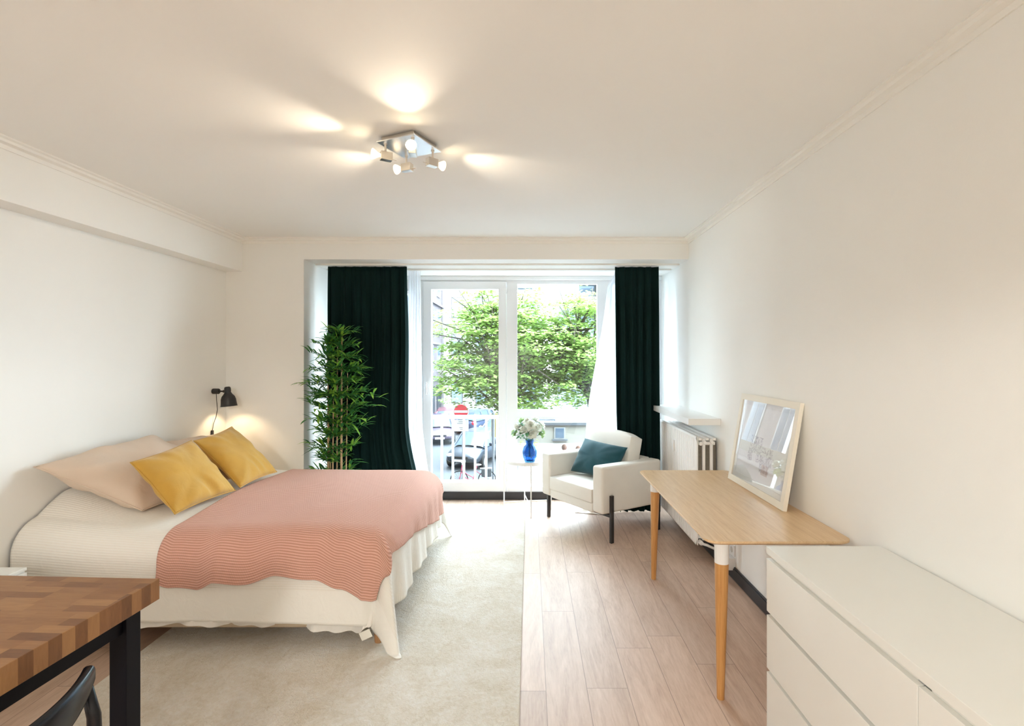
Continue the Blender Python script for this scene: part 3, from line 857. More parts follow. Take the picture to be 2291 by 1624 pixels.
for (sx, sy) in ((-1, -1), (1, -1), (-1, 1), (1, 1)):
    x, y = sx * .228, sy * .615
    sp = .008
    l_ = MB().tube([(x + sx * sp, y + sy * sp, 0), (x, y, .615)], [.0165, .031], 24).build('leg', M['bamboo_leg'], dk, smooth=True)
    md = l_.modifiers.new('es', 'EDGE_SPLIT'); md.split_angle = radians(50)
    MB().lathe([(.0315, .615), (.033, .722)], 24, (x, y, 0)).build('leg_socket', M['white_metal'], l_)
    MB().box(x - .06, x + .06, y - .04, y + .04, .7205, .7228).build('bracket', M['white_metal'], l_)

# ------------------------------------------------------------------ framed picture on the desk
fb0, ft0 = Vector((1.335, 2.655, .744)), Vector((1.4285, 2.655, 1.312))
ex = Vector((0, 1, 0)); ez = (ft0 - fb0).normalized(); ey = ex.cross(ez).normalized()
FW, FH = .735, (ft0 - fb0).length
# local: x along wall (away), z up the frame, y = thickness direction (towards room is -)
ny_ = ez.cross(ex)
if ny_.x > 0: ny_ = -ny_
T = Matrix.Translation(fb0) @ Matrix((ex, -ny_, ez)).transposed().to_4x4()
pf = thing('framed_picture', 'pale wooden picture frame with a sketch print, leaning on the wall on the desk', 'picture', (0, 0, 0))
pf.matrix_world = T
b = MB(); bw = .038
b.box(0, bw, -.010, .012, 0, FH); b.box(FW - bw, FW, -.010, .012, 0, FH)
b.box(bw, FW - bw, -.010, .012, 0, bw); b.box(bw, FW - bw, -.010, .012, FH - bw, FH)
b.build('frame', M['frame_birch'], pf)
def art_mat():
    t = NT('sketch_print')
    sep = t.node('ShaderNodeSeparateXYZ'); t.link(t.tc.outputs['Object'], sep.inputs[0])
    X, Z = sep.outputs[0], sep.outputs[2]
    def blob(x0, x1, z0, z1):
        a = t.math('MULTIPLY', t.math('GREATER_THAN', X, x0), t.math('LESS_THAN', X, x1))
        return t.math('MULTIPLY', a, t.math('MULTIPLY', t.math('GREATER_THAN', Z, z0), t.math('LESS_THAN', Z, z1)))
    v = t.mapping('Object', (1, 1, 1))
    n1 = t.noise(v, 38, 6, .75, 1.5); n2 = t.noise(v, 14, 3, .6, .5)
    paper = (.88, .88, .86, 1)
    m = t.math('MAXIMUM', t.math('MAXIMUM', blob(.36, .52, .23, .33), blob(.47, .53, .17, .26)), t.math('MAXIMUM', blob(.22, .42, .18, .28), blob(.24, .36, .13, .2)))
    m2 = t.math('MULTIPLY', m, t.ramp(n1, [(.46, (0, 0, 0, 1)), (.56, (1, 1, 1, 1))]))
    inkc = t.mix(n2, (.10, .14, .28, 1), (.38, .22, .18, 1))
    c = t.mix(t.math('MULTIPLY', m2, .6), paper, inkc)
    o = t.math('MULTIPLY', blob(.25, .33, .12, .18), .5)
    c = t.mix(o, c, (.55, .34, .22, 1))
    t.set(Base_Color=c, Roughness=.8)
    return t.mat
MB().box(bw, FW - bw, .003, .005, bw, FH - bw).build('print', art_mat(), pf)
b = MB(); mw = .03
MB().box(bw, FW - bw, -.001, .002, bw, bw + mw).box(bw, FW - bw, -.001, .002, FH - bw - mw, FH - bw).box(bw, bw + mw, -.001, .002, bw + mw, FH - bw - mw).box(FW - bw - mw, FW - bw, -.001, .002, bw + mw, FH - bw - mw).build('mat_board', plain('mat_board', (.83, .82, .79, 1), .8), pf)
MB().box(bw - .002, FW - bw + .002, -.006, -.004, bw - .002, FH - bw + .002).build('picture_glass', M['picture_glass'], pf)
MB().box(.006, FW - .006, .006, .011, .006, FH - .006).build('backing', M['base'], pf)

# ------------------------------------------------------------------ chest of drawers
cd_ = thing('chest_of_drawers', 'wide glossy white chest of drawers against the right wall, nearest the camera', 'chest of drawers', (1.2, 1.27, 0))
T = Matrix.Translation((-1.2, -1.27, 0))
CX0, CX1, CY0, CY1, CZ = .965, 1.432, .46, 2.068, .782
MB().box(CX0, CX1, CY0, CY1, CZ - .030, CZ).build('top', M['white_gloss'], cd_, bevel=.0015, M=T)
b = MB().box(CX0 + .040, CX1 - .004, CY0 + .004, CY0 + .022, 0, CZ - .0305).box(CX0 + .040, CX1 - .004, CY1 - .022, CY1 - .004, 0, CZ - .0305)
b.box(CX0 + .045, CX1 - .01, CY0 + .02, CY1 - .02, .05, CZ - .0305)
b.box(CX0 + .020, CX0 + .046, CY0 + .012, CY1 - .012, .735, CZ - .0305)
b.build('carcass', M['white_gloss'], cd_, bevel=.001, M=T)
for (y0, y1) in ((CY0, 1.2615), (1.2645, CY1)):
    for (z0, z1) in ((.046, .272), (.288, .503), (.519, .733)):
        dr = MB().box(CX0 + .002, CX0 + .020, y0, y1, z0, z1).build('drawer', M['white_gloss'], cd_, bevel=.0012, M=T)
        MB().box(CX0 + .0205, CX0 + .0395, y0 + .02, y1 - .02, z0 + .012, z1 + .007).build('drawer_box', M['white_gloss'], dr, M=T)

# ------------------------------------------------------------------ butcher block table and chair
tb = thing('wooden_table', 'butcher block topped table with thick black legs in the lower left foreground', 'table', (-1.089, 1.492, 0), radians(-2.6))
TZ = .90
o = MB().box(-1.20, 0, -.79, 0, TZ - .060, TZ).build('tabletop', M['block'], tb, bevel=.0015)
for (x0, y0) in ((-.098, -.062), (-1.16, -.062), (-.098, -.77), (-1.16, -.77)):
    MB().box(x0, x0 + .050, y0, y0 + .050, 0, TZ - .0602).build('leg', M['black_paint'], tb, bevel=.0015)
MB().box(-1.108, -.099, -.050, -.030, TZ - .132, TZ - .0602).box(-1.108, -.099, -.76, -.74, TZ - .132, TZ - .0602) \
  .box(-.080, -.060, -.719, -.063, TZ - .132, TZ - .0602).box(-1.15, -1.13, -.719, -.063, TZ - .132, TZ - .0602).build('apron', M['black_paint'], tb, bevel=.0015)

ch = thing('dining_chair', 'black curved-back dining chair tucked under the wooden table', 'chair', (-1.185, 1.01, 0))
# faces -X (towards the table); back rail on the +X side
def rail(u, v):
    q = 2 * u - 1
    y = .205 * q; x = .128 + .055 * (1 - q * q)
    nx, ny = 1.0, .055 * 2 * q / .205
    l_ = sqrt(nx * nx + ny * ny); nx /= l_; ny /= l_
    h = .088 * (1 - .48 * abs(q) ** 2.5)
    zc = .812 - h / 2 + .028
    t = v * 2 * pi
    rr = .013
    return Vector((x + rr * cos(t) * nx, y + rr * cos(t) * ny, zc - .028 + h / 2 * (abs(sin(t)) ** .5) * (1 if sin(t) > 0 else -1)))
MB().grid(rail, 40, 24).build('back_rail', M['black_gloss'], ch, smooth=True, weld=1e-4)
for s_ in (-1, 1):
    MB().tube([(.128, s_ * .192, .795), (.150, s_ * .194, .70), (.158, s_ * .19, .58), (.15, s_ * .185, .44), (.18, s_ * .19, .0)], [.011, .014, .015, .016, .012], 14).build('leg', M['black_gloss'], ch, smooth=True)
    MB().tube([(-.18, s_ * .17, .44), (-.21, s_ * .19, 0)], [.016, .012], 14).build('leg', M['black_gloss'], ch, smooth=True)
MB().lathe([(.02, .445), (.19, .442), (.21, .45), (.21, .462), (.2, .468), (.02, .462)], 36, (-.02, 0, 0)).build('seat', M['black_gloss'], ch, smooth=True)
for s_ in (-.18, .18): MB().tube([(.16, s_, .25), (-.19, s_, .25)], .008, 8).build('stretcher', M['black_gloss'], ch)

# ------------------------------------------------------------------ armchair
fl, fr = Vector((.185, 4.945)), Vector((.687, 4.236))
rv = (fr - fl).normalized(); bv = Vector((-rv.y, rv.x))
if bv.y < 0: bv = -bv
o_ = (fl + fr) / 2
ang = math.atan2(rv.y, rv.x)
ac = thing('armchair', 'off-white upholstered armchair with straight dark legs beside the radiator', 'armchair', (o_.x, o_.y, 0), ang)
HW = (fr - fl).length / 2 - .014      # half outer width
AT = .125                             # arm thickness
D0, D1 = -.095, .635
for s_ in (-1, 1):
    x0, x1 = sorted((s_ * HW, s_ * (HW - AT)))
    b = MB().add([(x0, D0, .245), (x1, D0, .245), (x1, D1, .225), (x0, D1, .225), (x0, D0, .640), (x1, D0, .640), (x1, D1, .625), (x0, D1, .625)],
                 [(0, 3, 2, 1), (4, 5, 6, 7), (0, 1, 5, 4), (1, 2, 6, 5), (2, 3, 7, 6), (3, 0, 4, 7)])
    b.build('armrest', M['armchair'], ac, bevel=.022, seg=4)
xi = HW - AT - .002
MB().box(-xi, xi, D0 + .004, D1 - .13, .235, .315).build('seat_base', M['armchair'], ac, bevel=.012, seg=3)
MB().box(-xi, xi, D1 - .125, D1, .235, .628).build('back_panel', M['armchair'], ac, bevel=.02, seg=4)
def puff(x0, x1, y0, y1, z0, z1, name, crown=.02, n=26, rot_=None, seed=0, parent=ac, mat=None, e=.025):
    rnd = random.Random(seed); ph = [rnd.uniform(0, 6) for _ in range(4)]
    b = MB()
    cx_, cy_, cz_ = (x0 + x1) / 2, (y0 + y1) / 2, (z0 + z1) / 2
    hx, hy, hz = (x1 - x0) / 2, (y1 - y0) / 2, (z1 - z0) / 2
    def pt(u, v, ax, s):
        U, V = 2 * u - 1, 2 * v - 1
        k = (1 - U ** 4) * (1 - V ** 4)
        c3 = crown * k + .003 * sin(6 * U + ph[0]) * sin(5 * V + ph[1]) * k
        if ax == 2: p = Vector((U * hx, V * hy, s * (hz + c3)))
        elif ax == 1: p = Vector((U * hx, s * (hy + .35 * c3), V * hz))
        else: p = Vector((s * (hx + .25 * c3), U * hy, V * hz))
        return p
    for ax in (0, 1, 2):
        for s_ in (-1, 1):
            b.grid(lambda u, v: pt(u, v, ax, s_), n, n)
    T_ = Matrix.Translation((cx_, cy_, cz_)) @ (rot_ if rot_ else Matrix.Identity(4))
    return b.build(name, mat or M['armchair'], parent, bevel=e, seg=3, weld=3e-4, M=T_)
puff(-xi + .003, xi - .003, D0 - .002, D1 - .14, .316, .432, 'seat_cushion', .016, seed=2)
puff(-.29, .29, -.075, .075, -.20, .20, 'back_cushion', .040, rot_=Matrix.Translation((0, D1 - .225, .625)) @ Matrix.Rotation(radians(-14), 4, 'X'), seed=5, e=.03)
for s_ in (-1, 1):
    for (y, zt) in ((.0, .395), (.578, .395)):
        x0 = s_ * HW; x1 = s_ * (HW + .024)
        a, c2 = sorted((x0, x1))
        MB().box(a + .0005, c2 + .0005, y - .016, y + .016, 0, zt).build('leg', M['dark_metal'], ac, bevel=.002)
MB().box(-HW, HW, -.016, .016, .212, .2335).box(-HW, HW, .562, .594, .212, .2245).build('underframe', M['dark_metal'], ac)
# the teal lumbar cushion, corners in armchair space
def AL(x, y, z):
    return (o_.x + rv.x * x + bv.x * y, o_.y + rv.y * x + bv.y * y, z)
cushion('cushion', [AL(-.245, .12, .465), AL(.27, .17, .462), AL(.30, .33, .745), AL(-.23, .29, .765)], .17, M['teal'],
        'teal velvet lumbar cushion propped on the armchair seat', 'cushion', .05, 31, wr=.004)

# ------------------------------------------------------------------ round side table, vase, bouquet
st = thing('side_table', 'small round white metal tray table between the balcony door and armchair', 'side table', (-.02, 5.13, 0))
MB().lathe([(.0, .498), (.225, .498), (.232, .501), (.234, .530), (.232, .530), (.229, .504), (.222, .502), (.0, .502)], 56, capb=False, capt=False).build('tray', M['white_metal'], st, smooth=False, bevel=.0005)
for a in (-82, 8, 98, 188):
    a = radians(a)
    c_, s_ = cos(a), sin(a)
    MB().tube([(c_ * .239, s_ * .239, .512), (c_ * .240, s_ * .240, 0)], .0065, 10).build('leg', M['white_metal'], st)
MB().tube([(cos(radians(-82)) * .24, sin(radians(-82)) * .24, .10), (cos(radians(98)) * .24, sin(radians(98)) * .24, .10)], .005, 8) \
    .tube([(cos(radians(8)) * .24, sin(radians(8)) * .24, .10), (cos(radians(188)) * .24, sin(radians(188)) * .24, .10)], .005, 8).build('cross_brace', M['white_metal'], st)
VP = (0.0, 5.11)
def vase_pt(u, v):
    prof = [(0, 0), (.046, 0), (.052, .004), (.066, .05), (.071, .09), (.069, .125), (.058, .15), (.040, .168), (.035, .182), (.040, .205), (.044, .218),
            (.041, .218), (.036, .203), (.031, .182), (.036, .166), (.054, .148), (.065, .123), (.067, .09), (.062, .05), (.046, .010), (0, .010)]
    f = v * (len(prof) - 1); i = min(int(f), len(prof) - 2); t = f - i
    r = prof[i][0] * (1 - t) + prof[i + 1][0] * t; z = prof[i][1] * (1 - t) + prof[i + 1][1] * t
    a = 2 * pi * u
    r *= 1 + .035 * cos(14 * a) * (1 if i < 11 else .5)
    return Vector((VP[0] + r * cos(a), VP[1] + r * sin(a), .5035 + z))
tag(MB().grid(vase_pt, 112, 40).build('vase', M['blue'], smooth=True, weld=1e-5), 'blue ribbed glass vase on the round side table', 'vase')
bq = thing('bouquet', 'bouquet of white flowers with green leaves standing in the blue vase', 'flowers', (VP[0], VP[1], .52))
rnd = random.Random(7)
def flower(b, c, n, R, mi=0, seed=0):
    r0 = random.Random(seed)
    n = Vector(n).normalized(); s = n.cross(Vector((.3, .2, 1))).normalized(); t = n.cross(s)
    for ring, (cnt, rad, tilt, ln) in enumerate(((4, .15, 80, .55), (5, .3, 62, .75), (6, .45, 35, .95), (6, .5, 10, 1.0))):
        for k in range(cnt):
            a = 2 * pi * (k + ring * .5 + r0.uniform(-.15, .15)) / cnt
            rad_d = s * cos(a) + t * sin(a); sid = n.cross(rad_d)
            tl = radians(tilt + r0.uniform(-10, 10))
            vs = []
            for j in range(4):
                f = j / 3
                w_ = [.25, .62, .6, .2][j] * R * .75
                cc = Vector(c) + rad_d * (R * rad * .3 + R * ln * f * cos(tl)) + n * (R * ln * f * sin(tl) - R * .25 * f * f * (1 if ring > 1 else -.2))
                vs += [cc - sid * w_ + n * .15 * R * f, cc - n * .08 * R, cc + sid * w_ + n * .15 * R * f]
            fs = []
            for j in range(3):
                fs += [(j * 3, j * 3 + 1, j * 3 + 4, j * 3 + 3), (j * 3 + 1, j * 3 + 2, j * 3 + 5, j * 3 + 4)]
            b.add(vs, fs, mi)
heads = [(-.12, -.02, .33, .040), (-.055, -.07, .315, .042), (.01, -.09, .36, .050), (.02, -.10, .275, .048), (-.02, -.05, .385, .042), (.075, -.07, .33, .045),
         (.115, -.03, .27, .042), (-.15, .0, .27, .036), (.055, .02, .40, .040), (-.08, .05, .38, .040), (.12, .05, .34, .04), (-.01, .08, .36, .045)]
for i, (x, y, z, R) in enumerate(heads):
    b = MB(); flower(b, (x, y, z), (x * 1.2, y - .06, .12), R * 1.12, seed=i)
    b.build('flower_head', M['rose_g'] if i in (6, 7, 9) else M['rose'], bq, smooth=True)
def leaf(b, base, d, L, W, droop=.3, nn=4, mi=0, up=Vector((0, 0, 1))):
    d = Vector(d).normalized(); s = d.cross(up)
    if s.length < .05: s = d.cross(Vector((1, 0, 0)))
    s.normalize(); n = s.cross(d)
    vs = []
    for j in range(nn + 1):
        f = j / nn
        w_ = W * (sin(pi * min(.98, f * .86 + .10)) ** .8) * (1 - .15 * f) if j < nn else 0
        p = Vector(base) + d * L * f - Vector((0, 0, 1)) * droop * L * f * f
        vs += [p - s * w_ / 2 + n * w_ * .18, p, p + s * w_ / 2 + n * w_ * .18]
    fs = []
    for j in range(nn):
        fs += [(j * 3, j * 3 + 1, j * 3 + 4, j * 3 + 3), (j * 3 + 1, j * 3 + 2, j * 3 + 5, j * 3 + 4)]
    b.add(vs, fs, mi)
b = MB()
for i in range(64):
    a = rnd.uniform(0, 2 * pi); el = rnd.uniform(-.25, 1.1); R = rnd.uniform(.05, .13)
    base = Vector((cos(a) * R * cos(el) * 1.1, sin(a) * R * cos(el) * .9, .275 + R * sin(el) * .8 - (.03 if el < 0 else 0)))
    leaf(b, base, (cos(a) * 1.1, sin(a), rnd.uniform(-.35, .7)), rnd.uniform(.05, .085), rnd.uniform(.03, .045), .3)
b.build('bouquet_leaf_mass', M['fol'], bq, smooth=True)['kind'] = 'stuff'
b = MB()
for i, (x, y, z, R) in enumerate(heads):
    a = i * 2.1
    b.tube([(cos(a) * .02, sin(a) * .02, .0), (cos(a + 2.6) * .014, sin(a + 2.6) * .014, .17), (x * .5, y * .5, .24), (x * .95, y * .95, z - .01)], .0022, 6)
b.build('stems', M['fol'], bq, smooth=True)

# ------------------------------------------------------------------ bamboo plant
bp = thing('bamboo_plant', 'tall artificial bamboo plant in a pot behind the bed, before the dark curtain', 'plant', (-1.70, 4.53, 0))
MB().lathe([(.0, 0), (.085, 0), (.11, .20), (.115, .22), (.105, .22), (.10, .19), (0, .19)], 28, capb=False, capt=False).build('pot', plain('grey_pot', (.25, .25, .25, 1), .6), bp, smooth=True)
rnd = random.Random(12)
canes = [(-.100, .0, -.102, 1.38, .011), (-.055, -.02, -.045, 1.30, .008), (-.035, .03, -.028, 1.74, .008), (.015, .0, .022, 1.78, .012), (.04, .04, .06, 1.5, .007), (-.085, .04, -.13, 1.70, .007)]
node_pts = []
for (x0, y0, x1, zt, r) in canes:
    b = MB(); pts = []; rad = []
    z = .15; k = 0
    while z < zt:
        f = (z - .15) / (zt - .15)
        pts += [(x0 + (x1 - x0) * f, y0, z), (x0 + (x1 - x0) * f, y0, z + .006)]
        rr = r * (1 - .55 * f); rad += [rr, rr * 1.22]
        pts.append((x0 + (x1 - x0) * f, y0, z + .012)); rad.append(rr)
        node_pts.append((x0 + (x1 - x0) * f, y0, z, f))
        z += .115
    b.tube(pts, rad, 10).build('cane', M['cane'], bp, smooth=True)
b = MB()
def spray(b, base, d, L, nl, ll=.12):
    d = Vector(d).normalized()
    pts = [Vector(base) + d * L * f - Vector((0, 0, .25 * L * f * f)) for f in (0, .33, .66, 1)]
    b.tube(pts, [.0022, .0018, .0014, .001], 5, mi=2)
    for i in range(nl):
        f = .25 + .75 * i / max(1, nl - 1)
        p = Vector(base) + d * L * f - Vector((0, 0, .25 * L * f * f))
        sd = d.cross(Vector((0, 0, 1))).normalized() if abs(d.z) < .98 else Vector((1, 0, 0))
        dd = d * rnd.uniform(.4, 1) + sd * rnd.uniform(-1, 1) + Vector((0, 0, rnd.uniform(-.35, .55)))
        leaf(b, p, dd, ll * rnd.uniform(.75, 1.25), ll * rnd.uniform(.15, .23), rnd.uniform(.1, .5), 5, mi=1 if rnd.random() < .3 else 0)
for (x, y, z, f) in node_pts:
    zf = z
    m = 3 if zf < .75 else (4 if zf < 1.1 else 6)
    if zf < .45: continue
    for q in range(m):
        a = rnd.uniform(0, 2 * pi)
        Lx = rnd.uniform(.08, .20) if zf < 1.55 else rnd.uniform(.06, .15)
        dy = sin(a) * (.55 if sin(a) > 0 else .8)
        if cos(a) < -.2: dy = -abs(dy) * .5
        spray(b, (x, y, zf), (cos(a), dy, rnd.uniform(.2, .9)), Lx, rnd.randint(5, 8))
for (x, z, dx, L) in ((-.10, 1.32, -1, .22), (-.08, 1.18, -1, .20), (.05, 1.12, 1, .27), (.05, 1.20, 1, .33), (.03, 1.24, 1, .3), (-.1, 1.45, -1, .15), (.05, 1.45, 1, .20), (.05, .95, 1, .2), (.05, 1.0, 1, .23)):
    spray(b, (x, -.02, z), (dx, -.1, .25), L, 9, .115)
for (x, z) in ((-.12, 1.70), (-.03, 1.74), (.02, 1.78), (-.10, 1.6), (.03, 1.65)):
    for q in range(3): spray(b, (x, 0, z - .06), (rnd.uniform(-.8, .8), rnd.uniform(-.3, .3), 1), .09, 6)
for v_ in b.v:
    if v_.x < -.33 and v_.y > .04: v_.y = .04 - (v_.y - .04) * .3   # keep the leaves in front of the pier
o = b.build('bamboo_foliage', [M['bam_leaf'], M['bam_tip'], M['fol']], bp, smooth=True); o['kind'] = 'stuff'

# ================================================================== outside the window
G = -3.3
EXT = 0.36  # outdoor colours dimmed below real tones to keep the view from washing out
def ext(name, c, rough=.8, var=.08, vs=2, **kw):
    c = tuple(v * EXT for v in c[:3]) + (1,)
    return plain(name, c, rough, var=var, vs=vs, **kw)
M['asphalt'] = ext('asphalt', (0.17, 0.185, 0.21, 1), .85, .12, 3)
M['paving'] = ext('pale_paving', (0.30, 0.30, 0.31, 1), .85, .10, 5)
M['stone'] = ext('pinkish_stone', (0.36, 0.30, 0.31, 1), .9, .08, 1)
M['stone_trim'] = ext('stone_moulding', (0.42, 0.37, 0.38, 1))
M['white_render'] = ext('white_render', (1.5, 1.5, 1.52, 1), .9, .03)
M['cream_render'] = ext('cream_render', (0.62, 0.58, 0.50, 1), .9, .05)
M['slate'] = ext('slate', (0.20, 0.22, 0.25, 1))
M['win_dark'] = plain('dark_window_glass', (0.07, 0.10, 0.14, 1), .12, var=.2)
M['win_blue'] = plain('bluish_glazing', (0.24, 0.32, 0.42, 1), .15, var=.15, vs=.4)
M['ext_white'] = ext('white_frames', (0.7, 0.72, 0.74, 1), .5)
M['garage'] = ext('dark_garage', (0.05, 0.06, 0.085, 1))
M['tyre'] = ext('tyre', (0.02, 0.02, 0.022, 1))
M['alloy'] = plain('alloy_wheel', (0.5, 0.5, 0.52, 1), .35, .8)
M['red'] = plain('red_sign', (0.72, 0.03, 0.05, 1), .45)
M['sign_white'] = plain('white_sign', (0.70, 0.72, 0.74, 1), .45)
M['grey_post'] = plain('grey_post', (0.26, 0.30, 0.34, 1), .5)
M['yellow'] = plain('yellow_panel', (0.62, 0.47, 0.14, 1), .5)
M['lens'] = plain('headlight_lens', (0.6, 0.63, 0.66, 1), .15)
M['pink_paint'] = plain('pink_bike_paint', (0.60, 0.08, 0.16, 1), .35)
M['skin'] = plain('skin', (0.55, 0.33, 0.25, 1), .6)
M['hair'] = plain('brown_hair', (0.13, 0.06, 0.04, 1), .7)
M['shirt'] = plain('white_shirt', (0.6, 0.58, 0.56, 1), .8)
M['shirt_red'] = plain('rose_shirt', (0.5, 0.30, 0.30, 1), .8)
M['trousers'] = plain('dark_trousers', (0.05, 0.06, 0.09, 1), .8)

struct(MB().box(-40, 40, 7.5, 80, G - .3, G).build('street_ground', M['asphalt']))
struct(MB().prism([(-3.55, 7.6), (30, 7.6), (30, 22.6), (-.5, 22.6), (-.5, 20.6), (-3.55, 19.2)], G + .001, G + .12).build('near_pavement', M['paving']))
struct(MB().box(-7.2, -6.4, 8, 60, G + .001, G + .12).build('far_pavement', M['paving']))

# the outside of this building (floors above, below and beside the room)
hb = thing('home_building', 'outer facade of the building the room belongs to', 'building', (0, 5.7, G))
T = Matrix.Translation((0, -5.7, -G))
MB().box(-22, 22, 5.0, 5.75, ZC + .26, 13).box(-22, 22, 5.0, 5.75, G, -.26).box(-22, XL - .21, 5.0, 5.75, -.26, ZC + .26).box(XR + .21, 22, 5.0, 5.75, -.26, ZC + .26).build('facade', M['stone'], hb, M=T)

# railing of the balcony door
rl = thing('balcony_railing', 'white metal railing outside the balcony door', 'railing', (-.70, 5.79, 0))
T = Matrix.Translation((.70, -5.79, 0))
MB().box(-1.22, -.20, 5.77, 5.81, .852, .893).build('top_rail', M['white_metal'], rl, bevel=.004, M=T)
MB().box(-1.22, -.20, 5.78, 5.80, .125, .155).build('bottom_rail', M['white_metal'], rl, bevel=.003, M=T)
for k in range(8):
    x = -1.13 + .1265 * k
    MB().box(x - .0125, x + .0125, 5.783, 5.797, .155, .852).build('baluster', M['white_metal'], rl, M=T)
struct(MB().box(-2.4, 1.8, 5.75, 5.95, .02, .08).build('trim_5', M['cream_render']))

# buildings
sb = thing('stone_building', 'pinkish grey stone apartment building along the left side of the street', 'building', (-8.3, 27, G))
T = Matrix.Translation((8.3, -27, -G))
b = MB().box(-10.9, -7.2, 14, 42, G, 12.5)
b.build('facade', M['stone'], sb, M=T)
b = MB()
for z in (-.15, 2.55, 5.6, 8.7):
    b.box(-7.2, -7.06, 14, 42.05, z, z + .16)
b.box(-7.2, -7.12, 41.4, 42.05, G, 12.5).box(-7.2, -7.13, 35.4, 35.8, G, 12.5)
b.build('cornices', M['stone_trim'], sb, M=T)
for iz, z in enumerate((-.0, .55, 3.35, 6.4, 9.5)):
    if iz == 0: continue
    for y in (16, 18.6, 21.2, 23.8, 26.4, 29, 31.6, 33.6, 36.6, 39.3):
        f_ = MB().box(-7.21, -7.14, y - .06, y + 1.16, z - .1, z + 1.95).build('window', M['ext_white'], sb, M=T)
        MB().box(-7.145, -7.125, y + .06, y + .52, z + .02, z + 1.83).box(-7.145, -7.125, y + .60, y + 1.06, z + .02, z + 1.83).build('pane', M['win_dark'], f_, M=T)
for y in (22, 29.2, 36.6, 39.2):
    MB().box(-7.21, -7.15, y, y + 1.7, G + .05, -.6).build('garage_door', M['garage'], sb, M=T)

wb = thing('white_building', 'bright white apartment building far behind the tree, seen through the door', 'building', (-3, 47, G))
T = Matrix.Translation((3, -47, -G))
MB().box(-9.5, 1.2, 44, 50, G, 12.0).build('facade', M['white_render'], wb, M=T)
MB().box(-9.6, 1.3, 43.7, 44, 7.55, 7.75).box(-9.6, 1.3, 43.7, 44, 4.45, 4.6).box(-9.6, 1.3, 43.6, 44, 1.2, 1.35).build('cornices', M['ext_white'], wb, M=T)
for z in (-2.4, 1.8, 5.0, 8.2):
    for x in (-8.4, -6.3, -4.2, -2.1, 0):
        f_ = MB().box(x - .5, x + .5, 43.93, 44.0, z, z + 1.8).build('window', M['stone_trim'], wb, M=T)
        MB().box(x - .42, x + .42, 43.90, 43.94, z + .08, z + 1.72).build('pane', M['win_blue'], f_, M=T)

gb = thing('office_building', 'blue-grey glazed building with white balcony frames behind the tree on the right', 'building', (7, 38, G))
T = Matrix.Translation((-7, -38, -G))
MB().box(1.8, 16, 34, 42, G, 13).build('facade', M['win_blue'], gb, M=T)
b = MB()
for z in (-.6, 2.4, 5.2, 8.0, 10.8): b.box(1.75, 16, 33.85, 34, z, z + .12)
for x in (1.8, 4.4, 7.0, 9.6): b.box(x - .08, x + .08, 33.88, 34, G, 13)
b.build('facade_grid', M['ext_white'], gb, M=T)
bb = MB(); frame_ring(bb, 3.05, 4.55, 4.55, 6.45, .14, 32.8, 33.85); bb.box(3.1, 4.5, 32.8, 32.95, 5.35, 5.5)
bb.box(3.05, 4.55, 33.2, 33.85, 4.45, 4.58)
bb.build('balcony', M['ext_white'], gb, M=T)

gw = thing('garden_wall', 'cream rendered wall with slate coping and one small window across the street', 'wall', (4, 23.3, G))
T = Matrix.Translation((-4, -23.3, -G))
MB().box(-.65, 12, 23.1, 23.6, G, -1.52).build('wall_body', M['cream_render'], gw, M=T)
MB().box(-.75, 12, 23.0, 23.7, -1.52, -1.40).build('coping', M['slate'], gw, M=T)
f_ = MB().box(1.12, 1.62, 23.05, 23.11, -2.15, -1.62).build('window', M['ext_white'], gw, M=T)
MB().box(1.18, 1.56, 23.03, 23.06, -2.10, -1.66).build('pane', M['win_dark'], f_, M=T)
MB().box(1.02, 1.72, 22.98, 23.12, -2.22, -2.15).build('sill', M['slate'], gw, M=T)
MB().box(-.65, 12, 23.06, 23.1, G, -2.35).build('plinth', M['white_render'], gw, M=T)

# traffic sign
sg = thing('traffic_sign', 'round red no-entry sign with a white bar on a grey post, over a white panel', 'sign', (-2.50, 18.9, G + .121))
z0 = G + .121
T = Matrix.Translation((0, 0, -z0))
MB().lathe([(.03, z0), (.03, .0 - .18)], 14, (0, .05, 0)).build('post', M['grey_post'], sg, M=T)
dsc = MB().lathe([(.285, -.012), (.29, 0), (.285, .02)], 40, (-.06, 0, -.46), axis='y').build('sign_rim', M['sign_white'], sg, M=T)
MB().lathe([(.262, -.018), (.262, -.0125)], 40, (-.06, 0, -.46), axis='y').build('red_disc', M['red'], dsc, M=T)
MB().box(-.06 - .25, -.06 + .25, -.022, -.0185, -.505, -.415).build('white_bar', M['sign_white'], dsc, M=T)
pp = MB().box(-.33, .22, -.01, .01, -1.20, -.775).build('panel', M['sign_white'], sg, bevel=.03, M=T)
b = MB()
rnd = random.Random(3)
for (xa, xb, z) in ((-.15, .04, -.84), (-.20, .08, -.90), (-.12, .02, -1.06), (-.09, .03, -1.12)):
    b.box(xa, xb, -.0125, -.0105, z - .008, z + .008)
b.build('panel_lines', M['slate'], pp, M=T)

gp = thing('grey_post', 'slim grey pole with a yellow panel beside the parked cars', 'post', (-1.37, 19.1, G + .121))
MB().lathe([(.045, 0), (.045, 1.2), (.06, 1.25), (.06, 2.62), (.045, 2.68)], 14).build('pole', M['grey_post'], gp)
MB().box(-.08, .16, .06, .12, 1.72, 2.62).build('yellow_panel', M['yellow'], gp, bevel=.01)

